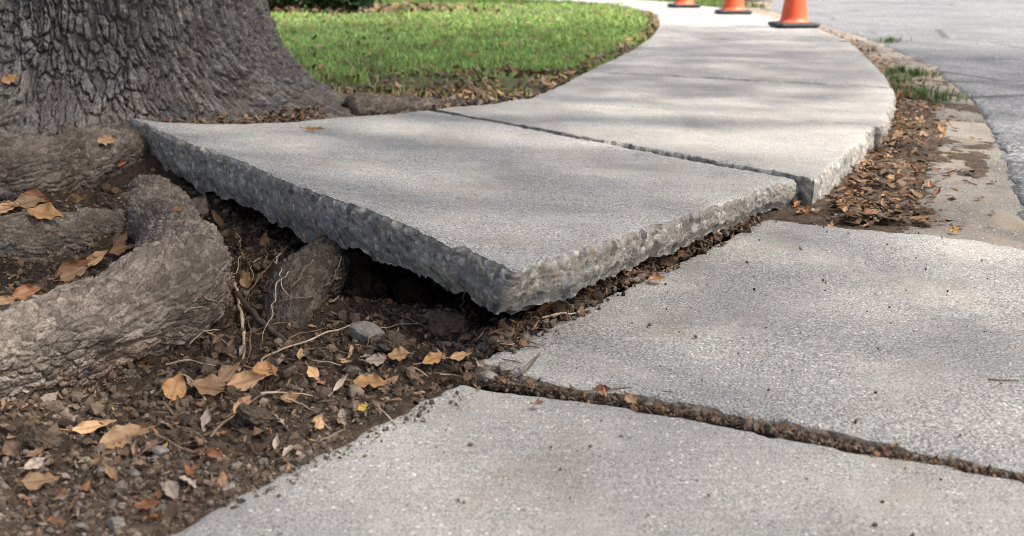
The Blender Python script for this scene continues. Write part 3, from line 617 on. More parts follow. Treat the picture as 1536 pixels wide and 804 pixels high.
# ------------------------------------------------------------------ traffic cones
def make_cone(loc, rz, label):
    e_ = empty('traffic_cone', loc); e_.rotation_euler.z = rz; tag(e_, label, 'traffic cone', 'traffic cones on the sidewalk')
    # base: square plate with clipped corners, bevelled top and feet
    def oct_(w_, c_, z): return [(w_, -w_ + c_, z), (w_, w_ - c_, z), (w_ - c_, w_, z), (-w_ + c_, w_, z), (-w_, w_ - c_, z), (-w_, -w_ + c_, z), (-w_ + c_, -w_, z), (w_ - c_, -w_, z)]
    rings = [oct_(.168, .035, .008), oct_(.176, .035, .012), oct_(.176, .035, .030), oct_(.166, .034, .040), oct_(.128, .06, .046)]
    V = [p for r in rings for p in r]; Fc = [[i * 8 + j, i * 8 + (j + 1) % 8, (i + 1) * 8 + (j + 1) % 8, (i + 1) * 8 + j] for i in range(4) for j in range(8)]
    Fc += [[32 + j for j in range(8)], [7 - j for j in range(8)]]
    for sx in (-1, 1):
        for sy in (-1, 1):
            b0 = len(V); V += [(sx * .13 + a * .025, sy * .13 + b * .025, z) for z in (0, .012) for a, b in ((-1, -1), (1, -1), (1, 1), (-1, 1))]
            Fc += [[b0 + j, b0 + (j + 1) % 4, b0 + 4 + (j + 1) % 4, b0 + 4 + j] for j in range(4)] + [[b0 + 3, b0 + 2, b0 + 1, b0]]
    mesh_obj('base', V, Fc, BLACKR, e_, smooth=False)
    def lathe(name, prof, mat, n=48):
        V = [(r * math.cos(2 * math.pi * j / n), r * math.sin(2 * math.pi * j / n), z) for r, z in prof for j in range(n)]
        Fc = [[i * n + j, i * n + (j + 1) % n, (i + 1) * n + (j + 1) % n, (i + 1) * n + j] for i in range(len(prof) - 1) for j in range(n)]
        return mesh_obj(name, V, Fc, mat, e_)
    def rz_(z): return .110 - (z - .05) * (.110 - .030) / .66
    lathe('body', [(.128, .0465), (.118, .052), (.111, .062)] + [(rz_(z), z) for z in np.linspace(.07, .70, 24)] + [(.030, .712), (.024, .716), (.022, .70)], ORANGE)
    lathe('reflective_collar', [(rz_(.262) + .0005, .262), (rz_(.262) + .0022, .263), (rz_(.40) + .0022, .399), (rz_(.40) + .0005, .40)], WHITER)
    lathe('reflective_collar', [(rz_(.47) + .0005, .47), (rz_(.47) + .0022, .471), (rz_(.57) + .0022, .569), (rz_(.57) + .0005, .57)], WHITER)
c1 = at(1191, 41, .06); c2 = at(1100, 21, .06); c3 = at(1026, 11, .06)
make_cone(tuple(c1 + [0, .02, 0]), .03, 'nearest orange traffic cone with black base, at the walk edge by the road')
make_cone(tuple(c2 + [0, .02, 0]), -.06, 'middle orange traffic cone with black base, between the two other cones')
make_cone(tuple(c3 + [0, .02, 0]), .08, 'farthest orange traffic cone with black base, by the lawn where the walk bends')

# ------------------------------------------------------------------ scatter: crumbs, flakes, grass
import bmesh
bm = bmesh.new(); bmesh.ops.create_icosphere(bm, subdivisions=1, radius=1); bm.verts.ensure_lookup_table()
ICO_V = np.array([v.co for v in bm.verts]); ICO_F = np.array([[v.index for v in f.verts] for f in bm.faces]); bm.free()
def rand_rot(n):
    q = RNG.normal(size=(n, 4)); q /= np.linalg.norm(q, axis=1)[:, None]; w_, x, y, z = q.T
    return np.stack([np.stack([1 - 2 * (y * y + z * z), 2 * (x * y - z * w_), 2 * (x * z + y * w_)], 1), np.stack([2 * (x * y + z * w_), 1 - 2 * (x * x + z * z), 2 * (y * z - x * w_)], 1), np.stack([2 * (x * z - y * w_), 2 * (y * z + x * w_), 1 - 2 * (x * x + y * y)], 1)], 1)
def crumbs(name, pos, size, cols):
    n = len(pos); nv = len(ICO_V); R_ = rand_rot(n); dfm = 1 + RNG.normal(size=(n, nv, 1)) * .20
    sc_ = RNG.uniform(.5, 1.1, (n, 1, 3)); v = ICO_V[None] * dfm * sc_ * size[:, None, None]
    v = np.einsum('nij,nkj->nki', R_, v) + pos[:, None]
    F_ = (np.arange(n)[:, None, None] * nv + ICO_F[None]).reshape(-1, 3)
    return mesh_obj(name, v.reshape(-1, 3), F_, CRUMB, cols=np.repeat(cols, nv, 0), smooth=False)
def flakes(name, pos, size, cols, asp=(.09, .5), flatness=.5):
    n = len(pos); ang = RNG.random(n) * 2 * np.pi; tilt = RNG.normal(size=(n, 2)) * flatness
    ax = np.stack([np.cos(ang), np.sin(ang), tilt[:, 0]], 1); sd_ = np.stack([-np.sin(ang), np.cos(ang), tilt[:, 1]], 1); up = np.cross(ax, sd_)
    aw = RNG.uniform(*asp, n); cu = RNG.normal(size=n) * .22; prof_ = [(-.5, 0), (-.2, -.5), (.25, -.4), (.5, .05), (.2, .45), (-.25, .5)]
    V = []
    for a, b in prof_:
        ja = RNG.normal(size=n) * .08
        V.append(pos + ax * ((a + ja) * size)[:, None] + sd_ * (b * aw * size)[:, None] + up * (cu * size * (4 * a * a + b * b - .3))[:, None])
    V = np.stack(V, 1).reshape(-1, 3); b_ = np.arange(n)[:, None] * 6
    F_ = np.vstack([b_ + [[0, 1, 2, 3]], b_ + [[0, 3, 4, 5]]])
    return mesh_obj(name, V, F_, FLAKE, cols=np.repeat(cols, 6, 0), smooth=True)
PAL_SOIL = np.array([[.06, .042, .03], [.09, .065, .048], [.04, .03, .024], [.11, .085, .066], [.145, .115, .094], [.095, .063, .042]])
PAL_LIT = np.array([[.13, .08, .045], [.22, .13, .07], [.30, .19, .10], [.09, .058, .038], [.26, .20, .15], [.20, .095, .045], [.16, .12, .09]])
def pick(pal, n, p=None): return pal[RNG.choice(len(pal), n, p=p)] * RNG.uniform(.7, 1.25, (n, 1))
def soil_pts(n, x0, x1, y0, y1, accept=None, bias=1.0):
    x = RNG.uniform(x0, x1, n); y = y0 + (y1 - y0) * RNG.random(n) ** bias
    if accept is not None: m = accept(x, y); x, y = x[m], y[m]
    return x, y, keep_under(soil_h(x, y), x, y)
not_near = lambda x, y: (inside_quad_edge(x, y, at(240, 804), at(690, 575)) > -.012) & (inside_quad_edge(x, y, E0, E1) > .004) & (inside_quad_edge(x, y, SEAMS[0][0], SEAMS[0][1]) < .02)
P_ = []; S_ = []
x, y, z = soil_pts(26000, -1.25, .25, .82, 2.5, not_near, 1.2); s = np.where(y < 1.2, .55, 1) * RNG.lognormal(math.log(.0030), .6, len(x)).clip(.0012, .015); P_.append(np.stack([x, y, z + s * .3], 1)); S_.append(s)
x, y, z = soil_pts(7000, -.75, -.0, .80, 1.15, not_near); s = RNG.lognormal(math.log(.0022), .55, len(x)).clip(.001, .008); P_.append(np.stack([x, y, z + s * .3], 1)); S_.append(s)
pp = np.vstack(P_); ss = np.concatenate(S_); dryc = (pp[:, 1] < 1.15)
cl = pick(PAL_SOIL, len(pp), [.25, .25, .2, .12, .08, .1]); cl = np.where((dryc & (RNG.random(len(pp)) < .55))[:, None], pick(np.array([[.16, .12, .092], [.20, .16, .13], [.13, .09, .065], [.13, .115, .105]]), len(pp)), cl)
tag(crumbs('soil_crumbs', pp, ss, cl), kind='stuff')
x, y, z = soil_pts(900, -1.0, -.3, 1.02, 1.36, not_near); s = RNG.lognormal(math.log(.0055), .4, len(x)).clip(.003, .013)
tag(crumbs('bark_clods', np.stack([x, y, z + s * .1], 1), s, pick(PAL_SOIL * .9, len(x), [.3, .25, .3, .05, .0, .1])), kind='stuff')
# seam and under-edge debris
def along_line(a, b, n, wdt, pw=1.0):
    t = .07 + .93 * RNG.random(n) ** pw; o_ = RNG.normal(size=n) * wdt + .012; d = (b - a)[:2]; nn_ = np.array([-d[1], d[0]]) / np.linalg.norm(d)
    return a[0] + d[0] * t + nn_[0] * o_, a[1] + d[1] * t + nn_[1] * o_, t, o_
def seam_pts(n, wd=.012):
    u = RNG.random(n); k = np.array([at(700, 562), at(800, 578), at(870, 592), at(960, 605), at(1150, 640), at(1300, 673), at(1536, 715)]); t = np.linspace(0, 1, len(k))
    L = np.r_[0, np.cumsum(np.linalg.norm(np.diff(k, axis=0), axis=1))]; L /= L[-1]
    return np.interp(u, L, k[:, 0]) + RNG.normal(size=n) * wd * .3, np.interp(u, L, k[:, 1]) + RNG.normal(size=n) * wd, u
x, y, u = seam_pts(7500, .005); s = RNG.lognormal(math.log(.0019), .5, len(x)).clip(.0012, .009)
zz = np.full(len(x), -.011) + RNG.random(len(x)) * .012
x2, y2, t2, o2 = along_line(E0 + [-.03, -.01, 0], E1 + [-.02, .02, 0], 5200, .020, 1.25); s2 = RNG.lognormal(math.log(.0032), .55, len(x2)).clip(.0012, .012)
z2 = np.where(o2 < 0, .006, -.012) + RNG.random(len(x2)) * .014 * np.exp(-(o2 / .03) ** 2) 
pp = np.vstack([np.stack([x, y, zz], 1), np.stack([x2, y2, z2], 1)]); ss = np.r_[s, s2]
tag(crumbs('joint_crumbs', pp, ss, pick(.75 * np.vstack([PAL_SOIL, [[.16, .13, .10], [.20, .11, .065]]]), len(pp))), kind='stuff')
# grit lying on the concrete
n = 260; x = RNG.uniform(-.1, 1.0, n); y = RNG.uniform(.8, 2.3, n); on = (inside_quad_edge(x, y, E0, E1) < -.03) | (inside_quad_edge(x, y, at(240, 804), at(690, 575)) < -.01)
x, y = x[on], y[on]; s = RNG.lognormal(math.log(.0016), .5, len(x)).clip(.0008, .004)
x3, y3, t3, o3 = along_line(at(300, 780), at(690, 585), 420, .02); inn = inside_quad_edge(x3, y3, at(240, 804), at(690, 575)) < 0; x3, y3 = x3[inn], y3[inn]; s3 = RNG.lognormal(math.log(.0018), .5, len(x3)).clip(.0008, .005)
pp = np.vstack([np.stack([x, y, .006 + 0 * x], 1), np.stack([x3, y3, .002 + 0 * x3], 1)])
rr_ = (inside_quad_edge(pp[:, 0], pp[:, 1], at(690, 575), at(1536, 718)) < 0); pp[:, 2] = np.where(rr_, .002, .009)
tag(crumbs('grit', pp, np.r_[s, s3], pick(PAL_SOIL, len(pp))), kind='stuff')
# flakes of leaf and bark
P_ = []; S_ = []; C_l = []
x, y, z = soil_pts(14000, -1.25, .22, .82, 2.45, not_near, 1.15); s = RNG.lognormal(math.log(.0075), .6, len(x)).clip(.003, .034); P_.append(np.stack([x, y, z + .003], 1)); S_.append(s); C_l.append(pick(PAL_LIT * .72, len(x), [.24, .10, .04, .32, .06, .09, .15]))
x, y, u = seam_pts(1500, .0055); P_.append(np.stack([x, y, RNG.uniform(-.012, .002, len(x))], 1)); S_.append(RNG.lognormal(math.log(.007), .4, len(x)).clip(.003, .018)); C_l.append(pick(PAL_LIT * .75, len(x), [.26, .1, .03, .33, .06, .08, .14]))
x, y, t, o_ = along_line(E0 + [-.02, 0, 0], E1 + [-.03, 0, 0], 2000, .019, 1.35); P_.append(np.stack([x, y, np.where(o_ < 0, .012, .002) + RNG.random(len(x)) * .018 * np.exp(-(o_ / .025) ** 2)], 1)); S_.append(RNG.lognormal(math.log(.010), .45, len(x)).clip(.004, .030)); C_l.append(pick(PAL_LIT * .8, len(x), [.24, .12, .05, .3, .06, .09, .14]))
tag(flakes('leaf_litter', np.vstack(P_), np.concatenate(S_), np.vstack(C_l)), kind='stuff')
# trunk foot litter behind the slab
x, y, t, o_ = along_line(A + [.02, .08, 0], np.array([-.62, 3.26, 0]), 900, .03); z = .075 + .05 * RNG.random(len(x)) * np.exp(-(o_ / .03) ** 2)
tag(flakes('trunk_foot_litter', np.stack([x, y, z], 1), RNG.uniform(.008, .03, len(x)), pick(PAL_LIT * .8, len(x)), flatness=.45), kind='stuff')
# mulch and leaves between trunk and lawn, along the lawn edge and on the far bed
P_ = []; S_ = []; C_l = []
n = 9000; x = RNG.uniform(-2.2, .45, n); y = 3.35 + RNG.random(n) * 1.9; k_ = (x < np.interp(y, LCURVE[:8, 1], LCURVE[:8, 0]) - .02) & (RNG.random(n) < sstep(5.6, 4.4, y + .25 * vnoise(np.stack([x * 3, y * 3, 0 * x], 1), 8))); x, y = x[k_], y[k_]
z = soil_h(x, y); P_.append(np.stack([x, y, np.maximum(z, .02) + .012], 1)); S_.append(RNG.lognormal(math.log(.024), .45, len(x)).clip(.008, .06)); C_l.append(pick(PAL_LIT, len(x)))
n = 330; y = RNG.uniform(3.9, 11, n); x = lcurve_x(y) - np.abs(RNG.normal(size=n)) * .05; P_.append(np.stack([x, y, .06 + RNG.random(n) * .02], 1)); S_.append(RNG.uniform(.02, .06, n)); C_l.append(pick(PAL_LIT, n))
n = 1500; x = RNG.uniform(-6, .2, n); y = RNG.uniform(10.9, 13.0, n); k_ = RNG.random(n) < sstep(.2, -1.6, x) + .12; x, y = x[k_], y[k_]; n = len(x) ; P_.append(np.stack([x, y, .07 + RNG.random(n) * .03], 1)); S_.append(RNG.uniform(.04, .10, n)); C_l.append(pick(PAL_LIT * .7, n))
n = 500; x = RNG.uniform(-4, 1.2, n); y = RNG.uniform(4.6, 11, n); k_ = x < lcurve_x(y); x, y = x[k_], y[k_]; P_.append(np.stack([x, y, .07 + 0 * x], 1)); S_.append(RNG.uniform(.025, .06, len(x))); C_l.append(pick(PAL_LIT, len(x)))
tag(flakes('mulch_leaves', np.vstack(P_), np.concatenate(S_), np.vstack(C_l)), kind='stuff')
# leaf bits in the gutter strip
def strip_pts(n, y0, y1, pw=1.0, lean=1.0):
    y = y0 + (y1 - y0) * RNG.random(n) ** pw; xl = np.interp(y, RCURVE[:8, 1], RCURVE[:8, 0]) + .02; gi_ = resample(GUI, 200); xr = np.interp(y, gi_[:, 1], gi_[:, 0]) + .06
    t = np.abs(RNG.normal(size=n)) * .42 / lean ** .5 + .25 * RNG.random(n) ** 3; t = np.where(t > 1.3, RNG.random(n), t); return xl + (xr - xl) * t, y, t
x, y, t = strip_pts(1700, 2.2, 9.0, 1.8, .9); z = -.006 + RNG.random(len(x)) * .02 * np.clip(1 - t, 0, 1)
tag(flakes('gutter_leaf_litter', np.stack([x, y, z + .004], 1), RNG.lognormal(math.log(.022), .35, len(x)).clip(.008, .05), pick(PAL_LIT * .75, len(x), [.22, .16, .10, .24, .1, .08, .1]), (.35, .65), .25), kind='stuff')

def grass(name, x, y, z, h, wd, cols, lean=.5):
    n = len(x); a = RNG.random(n) * 2 * np.pi; d = np.stack([np.cos(a), np.sin(a), 0 * a], 1); sd_ = np.stack([-np.sin(a), np.cos(a), 0 * a], 1); b = np.stack([x, y, z], 1); le = RNG.random(n) * lean * h
    mid = b + d * (le * .35)[:, None] + np.array([0, 0, 1]) * (h * .6)[:, None]; tip = b + d * le[:, None] + np.array([0, 0, 1]) * h[:, None] * RNG.uniform(.75, 1, n)[:, None]
    V = np.stack([b - sd_ * (wd / 2)[:, None], b + sd_ * (wd / 2)[:, None], mid + sd_ * (wd * .42)[:, None], mid - sd_ * (wd * .42)[:, None], tip + sd_ * (wd * .08)[:, None], tip - sd_ * (wd * .08)[:, None]], 1).reshape(-1, 3)
    k = np.arange(n)[:, None] * 6; F_ = np.vstack([k + [[0, 1, 2, 3]], k + [[3, 2, 4, 5]]])
    return mesh_obj(name, V, F_, GRASS, cols=np.repeat(cols, 6, 0), smooth=False)
n = 130000; y = 3.95 + 9.9 * RNG.random(n) ** 1.5; x = RNG.uniform(-1, 1, n) * 0 + (-.52 * y - .6) + RNG.random(n) * (lcurve_x(y) - .03 + .52 * y + .6)
pz = np.stack([x * 2.2, y * 2.2, 0 * x], 1); patch = vnoise(pz, 12); patch2 = vnoise(pz * 4, 13)
keep = RNG.random(n) < sstep(4.6, 5.35, y + .35 * patch + .25 * patch2 + .28 * np.clip(x + .3, 0, 1)) * np.where((y > 10.9) & (y < 12.9), 1 - .92 * sstep(.2, -1.4, x), 1) + .02
x, y, patch, patch2 = x[keep], y[keep], patch[keep], patch2[keep]; n = len(x)
h = RNG.uniform(.018, .052, n) * (1 + .35 * patch + .3 * patch2); wd = np.clip(.0055 + .0013 * (y - 4), .005, .015)
col = np.array([.17, .295, .075]) * (1 + .4 * patch2[:, None] + .35 * RNG.normal(size=(n, 1))).clip(.25, 2.2) + np.array([.05, .03, 0]) * np.clip(patch, 0, 1)[:, None] ; col = np.where((RNG.random(n) < .2)[:, None], np.array([.30, .27, .11]), col)
tag(grass('grass', x, y, .03 + 0 * x, h, wd, col.clip(.01, .5)), kind='stuff')
n = 9000; x = RNG.uniform(-3, 3.3, n); y = RNG.uniform(13.0, 18, n); dw = poly_dist(x, y, np.array((LCURVE + RCURVE) / 2)); k_ = (dw > .62) & (y > 12.9 + .4 * np.abs(x - 2.3)); x, y = x[k_], y[k_]; n = len(x); tag(grass('far_grass', x, y, .02 + 0 * x, RNG.uniform(.05, .1, n), RNG.uniform(.012, .02, n), np.array([.10, .16, .035]) * RNG.uniform(.6, 1.4, (n, 1))), kind='stuff')

# ------------------------------------------------------------------ ray helpers for things that lie on what is built
bpy.context.view_layer.update(); DG = bpy.context.evaluated_depsgraph_get()
def hit_px(u, v):
    d = Vector(ray(u, v)).normalized(); ok, loc, nor, i, ob, m = SC.ray_cast(DG, Vector((0, 0, CAM_H)) , d, distance=30)
    if nor.dot(d) > 0: nor = -nor
    return loc, nor, d
def drop(x, y, z0=.03):
    ok, loc, nor, i, ob, m = SC.ray_cast(DG, Vector((x, y, z0)), Vector((0, 0, -1)), distance=2)
    return (loc if ok else Vector((x, y, 0))), nor
# ------------------------------------------------------------------ leaves
def leaf_mesh(name, L, W, curl, fold, twist, tipk, mat, seed, stem=.22, lobes=0):
    nl, nw = 22, 9; t = np.linspace(0, 1, nl); rs = np.random.default_rng(seed)
    wv = np.sin(np.pi * t ** (.7 + .2 * tipk)) ** (.95 + .45 * tipk) * (1 - .2 * t * tipk)
    wl = wv * (1 + .10 * np.interp(t, np.linspace(0, 1, 9), rs.normal(size=9)) + lobes * .25 * np.cos(t * 19)); wr = wv * (1 + .10 * np.interp(t, np.linspace(0, 1, 9), rs.normal(size=9)) + lobes * .25 * np.cos(t * 19 + .6))
    if rs.random() < .35: wl = wl * (1 - .5 * np.exp(-((t - rs.uniform(.4, .8)) / .07) ** 2))   # a bite out of one side
    ang = curl * (t - .3) ; cx = np.cumsum(np.cos(ang)) / nl * L; cz = np.cumsum(np.sin(ang)) / nl * L
    s = np.linspace(-1, 1, nw); V = []; tint = []
    for i in range(nl):
        for j in range(nw):
            ww = (wl[i] if s[j] < 0 else wr[i]) * W / 2; b = abs(s[j]); tw = twist * (t[i] - .5)
            yy_ = s[j] * ww * math.cos(fold * b); zz_ = abs(s[j]) * ww * math.sin(fold * b) + .10 * W * math.sin(t[i] * 11 + s[j] * 2 + seed) * b * .7 + .05 * W * math.sin(t[i] * 25 + seed * 2 + s[j]) * b * b
            V.append((cx[i] - zz_ * math.sin(ang[i]), yy_ * math.cos(tw) - zz_ * math.sin(tw), cz[i] + zz_ * math.cos(ang[i]) + yy_ * math.sin(tw)))
            rib = max(math.exp(-(s[j] / .10) ** 2), .35 * max(0, math.cos((t[i] * 9 - b * 1.6) * 2 * math.pi)) ** 8); tint.append((rib, 0, 0))
    Fc = [list(f) for f in grid_faces(nl, nw)]
    # petiole
    b0 = len(V); ns = 5
    for k in range(ns):
        q = k / (ns - 1); r = .0009 + .0004 * q
        for a in range(4): V.append((cx[0] - q * stem * L, r * math.cos(a * math.pi / 2) + .03 * L * q * q, cz[0] + r * math.sin(a * math.pi / 2) + .05 * L * q * curl)); tint.append((1, 0, 0))
    for k in range(ns - 1):
        for a in range(4): Fc.append([b0 + k * 4 + a, b0 + k * 4 + (a + 1) % 4, b0 + (k + 1) * 4 + (a + 1) % 4, b0 + (k + 1) * 4 + a])
    V = np.array(V); V[:, 0] -= L / 2; V[:, 2] -= np.percentile(V[:, 2], 20)
    o = mesh_obj(name, V, Fc, mat, cols=np.array(tint)); return o
def settle(o, loc, nor, yaw, tilt=0, roll=0, lift=.004):
    nor = (nor * .55 + Vector((0, 0, 1)) * .6).normalized(); q = Vector((0, 0, 1)).rotation_difference(nor)
    o.rotation_mode = 'QUATERNION'; o.rotation_quaternion = q @ Quaternion((0, 0, 1), yaw) @ Quaternion((0, 1, 0), -tilt) @ Quaternion((1, 0, 0), roll); o.location = loc + nor * lift
SEED = [1]
# (u, v, length px, angle in picture, width ratio, colour, curl, fold, tilt, label)
HAND = [
 (190, 664, 92, 18, .42, 'tan', .3, .3, .15, 'long tan leaf with a pointed tip lying on the pebbly soil in the foreground'),
 (140, 648, 72, 8, .28, 'tan', .5, .5, .25, 'narrow brown folded leaf lying left behind the long tan leaf'),
 (58, 731, 56, 4, .38, 'tan', .4, .3, .05, 'small ochre leaf lying alone on dry soil at the lower left'),
 (21, 681, 36, -50, .6, 'brown', .5, .4, .5, 'brown leaf tipped up on its side at the left edge of the soil'),
 (54, 703, 36, 20, .5, 'grey', .6, .4, .2, 'pale crumpled leaf scrap lying above the small ochre leaf'),
 (262, 588, 44, 75, .72, 'ochre', .4, .3, .5, 'broad ochre leaf standing against the underside of the big root'),
 (318, 592, 84, -14, .34, 'tan', .3, .35, .1, 'long flat tan leaf in the pile under the big root'),
 (342, 566, 46, 45, .55, 'tan', .5, .4, .3, 'light tan rounded leaf at the back of the pile under the big root'),
 (372, 577, 70, 12, .5, 'tan', .6, .5, .25, 'large curled tan leaf in the middle of the pile under the big root'),
 (398, 562, 44, -10, .6, 'ochre', .5, .4, .3, 'bright ochre leaf topping the pile under the big root'),
 (366, 614, 40, 40, .5, 'tan', .4, .5, .2, 'tan leaf lying just in front of the pile under the big root'),
 (437, 603, 36, 4, .45, 'ochre', .5, .3, .1, 'small golden brown leaf lying on dark soil right of the leaf pile'),
 (306, 636, 40, 85, .4, 'grey', .5, .6, .4, 'greyish folded leaf standing on its tip in the foreground soil'),
 (468, 566, 32, -55, .55, 'tan', .4, .3, .4, 'small tan leaf propped up beside dark soil below the root stub'),
 (510, 578, 40, 52, .26, 'grey', .7, .7, .5, 'pale grey curled leaf sliver standing in the soil before the stub'),
 (555, 582, 58, -4, .4, 'ochre', .2, .25, .05, 'flat golden brown leaf lying in front of the grey stone'),
 (565, 548, 36, 0, .55, 'grey', .3, .3, .1, 'grey brown leaf lying just below the grey stone'),
 (600, 540, 38, 4, .55, 'tan', .3, .3, .2, 'rounded tan leaf lying right of the grey stone'),
 (651, 545, 44, 18, .5, 'ochre', .4, .35, .2, 'ochre leaf lying between the grey stone and the slab corner'),
 (690, 541, 36, 8, .4, 'tan', .4, .4, .1, 'tan leaf lying next to the corner of the flat slab'),
 (724, 553, 22, -40, .5, 'grey', .6, .5, .4, 'tiny pale leaf scrap standing on the corner of the flat slab'),
 (797, 553, 46, 42, .2, 'grey', .5, .8, .35, 'thin grey curled leaf leaning at the corner of the flat slab'),
 (323, 686, 30, -10, .5, 'russet', .5, .5, .2, 'small orange brown leaf lying in the gravelly foreground soil'),
 (225, 765, 42, 4, .4, 'russet', .4, .4, .1, 'reddish leaf scrap lying beside the nearest slab edge'),
 (543, 618, 20, 20, .6, 'yellow', .5, .4, .2, 'tiny bright yellow leaf lying near the nearest slab edge'),
 (297, 312, 46, 60, .78, 'grey', .5, .5, .7, 'broad pinkish brown leaf hanging in the gap above the root elbow'),
 (328, 334, 46, -58, .3, 'tan', .4, .7, .5, 'long brown leaf hanging below the broad leaf in the gap above the root'),
 (397, 367, 34, 80, .5, 'ochre', .4, .3, .8, 'upright golden leaf caught in rootlets under the slab'),
 (371, 424, 34, 78, .55, 'tan', .4, .4, .7, 'upright light leaf stuck between the root elbow and the root stub'),
 (270, 318, 20, 5, .4, 'ochre', .4, .3, .2, 'small orange leaf resting on top of the root elbow'),
 (70, 328, 62, -18, .4, 'ochre', .4, .4, .15, 'orange leaf lying nearest in the upper cluster on the roots'),
 (42, 309, 52, 10, .4, 'tan', .4, .4, .2, 'brown leaf at the left of the upper cluster on the roots'),
 (58, 300, 44, -22, .45, 'russet', .5, .5, .3, 'reddish brown leaf behind the others in the upper cluster on the roots'),
 (116, 302, 40, 10, .4, 'ochre', .4, .4, .2, 'orange leaf lying apart to the right of the upper root cluster'),
 (12, 318, 40, 14, .4, 'tan', .4, .4, .1, 'tan leaf at the left edge beside the upper root cluster'),
 (110, 408, 62, 22, .36, 'russet', .5, .5, .2, 'long russet leaf wedged between the two big roots'),
 (112, 416, 52, 24, .3, 'tan', .3, .4, .1, 'tan narrow leaf in front of the long russet leaf between the roots'),
 (143, 391, 40, 32, .42, 'tan', .5, .4, .3, 'tan curled leaf right of the long russet leaf between the roots'),
 (184, 380, 40, 12, .4, 'ochre', .4, .4, .3, 'pale ochre leaf highest in the wedge between the big roots'),
 (180, 364, 38, 55, .42, 'brown', .4, .5, .5, 'dark tan leaf standing at the back of the wedge between the roots'),
 (40, 446, 46, 14, .45, 'russet', .5, .5, .2, 'russet leaf low in the wedge between the roots near the left edge'),
 (8, 458, 40, 4, .4, 'tan', .5, .5, .1, 'tan leaf cut by the left edge, in the wedge between the roots'),
 (62, 432, 34, 40, .4, 'brown', .5, .5, .3, 'dark brown leaf in the middle of the wedge between the roots'),
 (15, 121, 28, 15, .5, 'ochre', .4, .3, .8, 'orange leaf caught high on the trunk bark at the left edge'),
 (160, 215, 34, 10, .5, 'tan', .5, .5, .3, 'light brown leaf lying on the trunk foot left of the slab tip'),
 (180, 248, 32, 20, .4, 'russet', .5, .5, .3, 'orange brown leaf tucked under the tip of the heaved slab'),
 (472, 198, 34, -4, .16, 'ochre', .2, .2, 0, 'thin dry leaf lying on top of the heaved slab'),
 (985, 425, 30, 4, .45, 'tan', .4, .4, .1, 'tan leaf lying on flat concrete beside the heaved slab debris'),
 (940, 410, 22, 70, .6, 'tan', .5, .5, .6, 'small light leaf standing in debris along the heaved slab edge'),
 (1005, 398, 34, 2, .4, 'brown', .5, .5, .1, 'brown leaf sliding out from under the long edge of the heaved slab'),
 (1022, 385, 26, 4, .4, 'ochre', .5, .4, .1, 'golden leaf right under the long edge of the heaved slab'),
 (820, 468, 46, 28, .3, 'russet', .6, .6, .2, 'russet leaf strip lying under the near corner of the heaved slab'),
 (792, 466, 28, 10, .5, 'russet', .5, .4, .4, 'orange leaf deep under the near corner of the heaved slab'),
 (905, 590, 28, -5, .5, 'russet', .5, .4, .3, 'orange brown leaf lying in the joint between the flat slabs'),
 (945, 605, 26, -50, .6, 'tan', .5, .4, .5, 'light tan leaf standing in the joint between the flat slabs'),
 (808, 613, 20, 4, .5, 'brown', .4, .4, .1, 'tiny dark leaf scrap lying on the nearest slab'),
 (1432, 351, 20, 4, .6, 'ochre', .4, .4, .3, 'small orange leaf at the far rim of the flat slab'),
]
for (u, v, lp_, an, wr_, colr, cu, fo, ti, lab) in HAND:
    loc, nor, d = hit_px(u, v); dist = (loc - Vector((0, 0, CAM_H))).length
    N = (nor * .35 + Vector((0, 0, 1)) * (.62 - .4 * ti) - d * (.42 + ti)).normalized()        # leaning out of the litter
    rgt = Vector((1, 0, 0)); upv = rgt.cross(d); want = rgt * math.cos(rad(an)) + upv * math.sin(rad(an))
    ax = want - d * (want.dot(N) / d.dot(N)); L_ = min(lp_ * dist / FPX * ax.length, .15); ax.normalize()
    face = abs(N.dot(d))
    SEED[0] += 1; o = leaf_mesh('fallen_leaf', L_, min(lp_ * dist / FPX * wr_ / face, .075) * 1.0, cu * 1.7, fo * .9, random.uniform(-.8, .8), random.uniform(.3, 1), LEAFM[colr], SEED[0], stem=random.uniform(.1, .3))
    sdv = N.cross(ax); o.rotation_mode = 'QUATERNION'; o.rotation_quaternion = Matrix((ax, sdv, N)).transposed().to_quaternion(); o.location = loc + N * .007 + Vector((0, 0, .003)); tag(o, lab, 'leaf')
# templates for the many smaller ones
TPL = {}
for ck in ('tan', 'ochre', 'russet', 'brown', 'grey'):
    for k in range(4):
        SEED[0] += 1; TPL[ck, k] = leaf_mesh('fallen_leaf', .05, .05 * (.38, .5, .6, .45)[k], (.5, .9, .3, 1.3)[k], (.3, .6, .4, .7)[k], (.3, -.4, .1, .5)[k], (.6, 1, .3, .8)[k], LEAFM[ck], SEED[0], stem=.2)
used = set()
def small_leaf(loc, nor, size, ck, lab, grp, tilt=.4):
    k = random.randrange(4); src = TPL[ck, k]
    if (ck, k) in used: o = src.copy(); COL.objects.link(o)
    else: o = src; used.add((ck, k))
    o.scale = (size / .05,) * 3; settle(o, loc, nor, random.uniform(0, 6.28), random.gauss(0, tilt), random.gauss(0, tilt), .006); tag(o, lab, 'leaf', grp)
cks = ['tan', 'tan', 'ochre', 'russet', 'brown', 'brown', 'grey']
xs, ys, ts = strip_pts(90, 2.28, 4.6, 1.5, 1.15)
for x_, y_ in zip(xs, ys):
    loc, nor = drop(x_, y_, .05); loc.z += random.random() * .012; small_leaf(loc, Vector((0, 0, 1)), random.uniform(.028, .055), random.choice(cks[:5]), 'small dry leaf in the brown drift between the sidewalk edge and the gutter', 'leaves drifted along the sidewalk edge', .35)
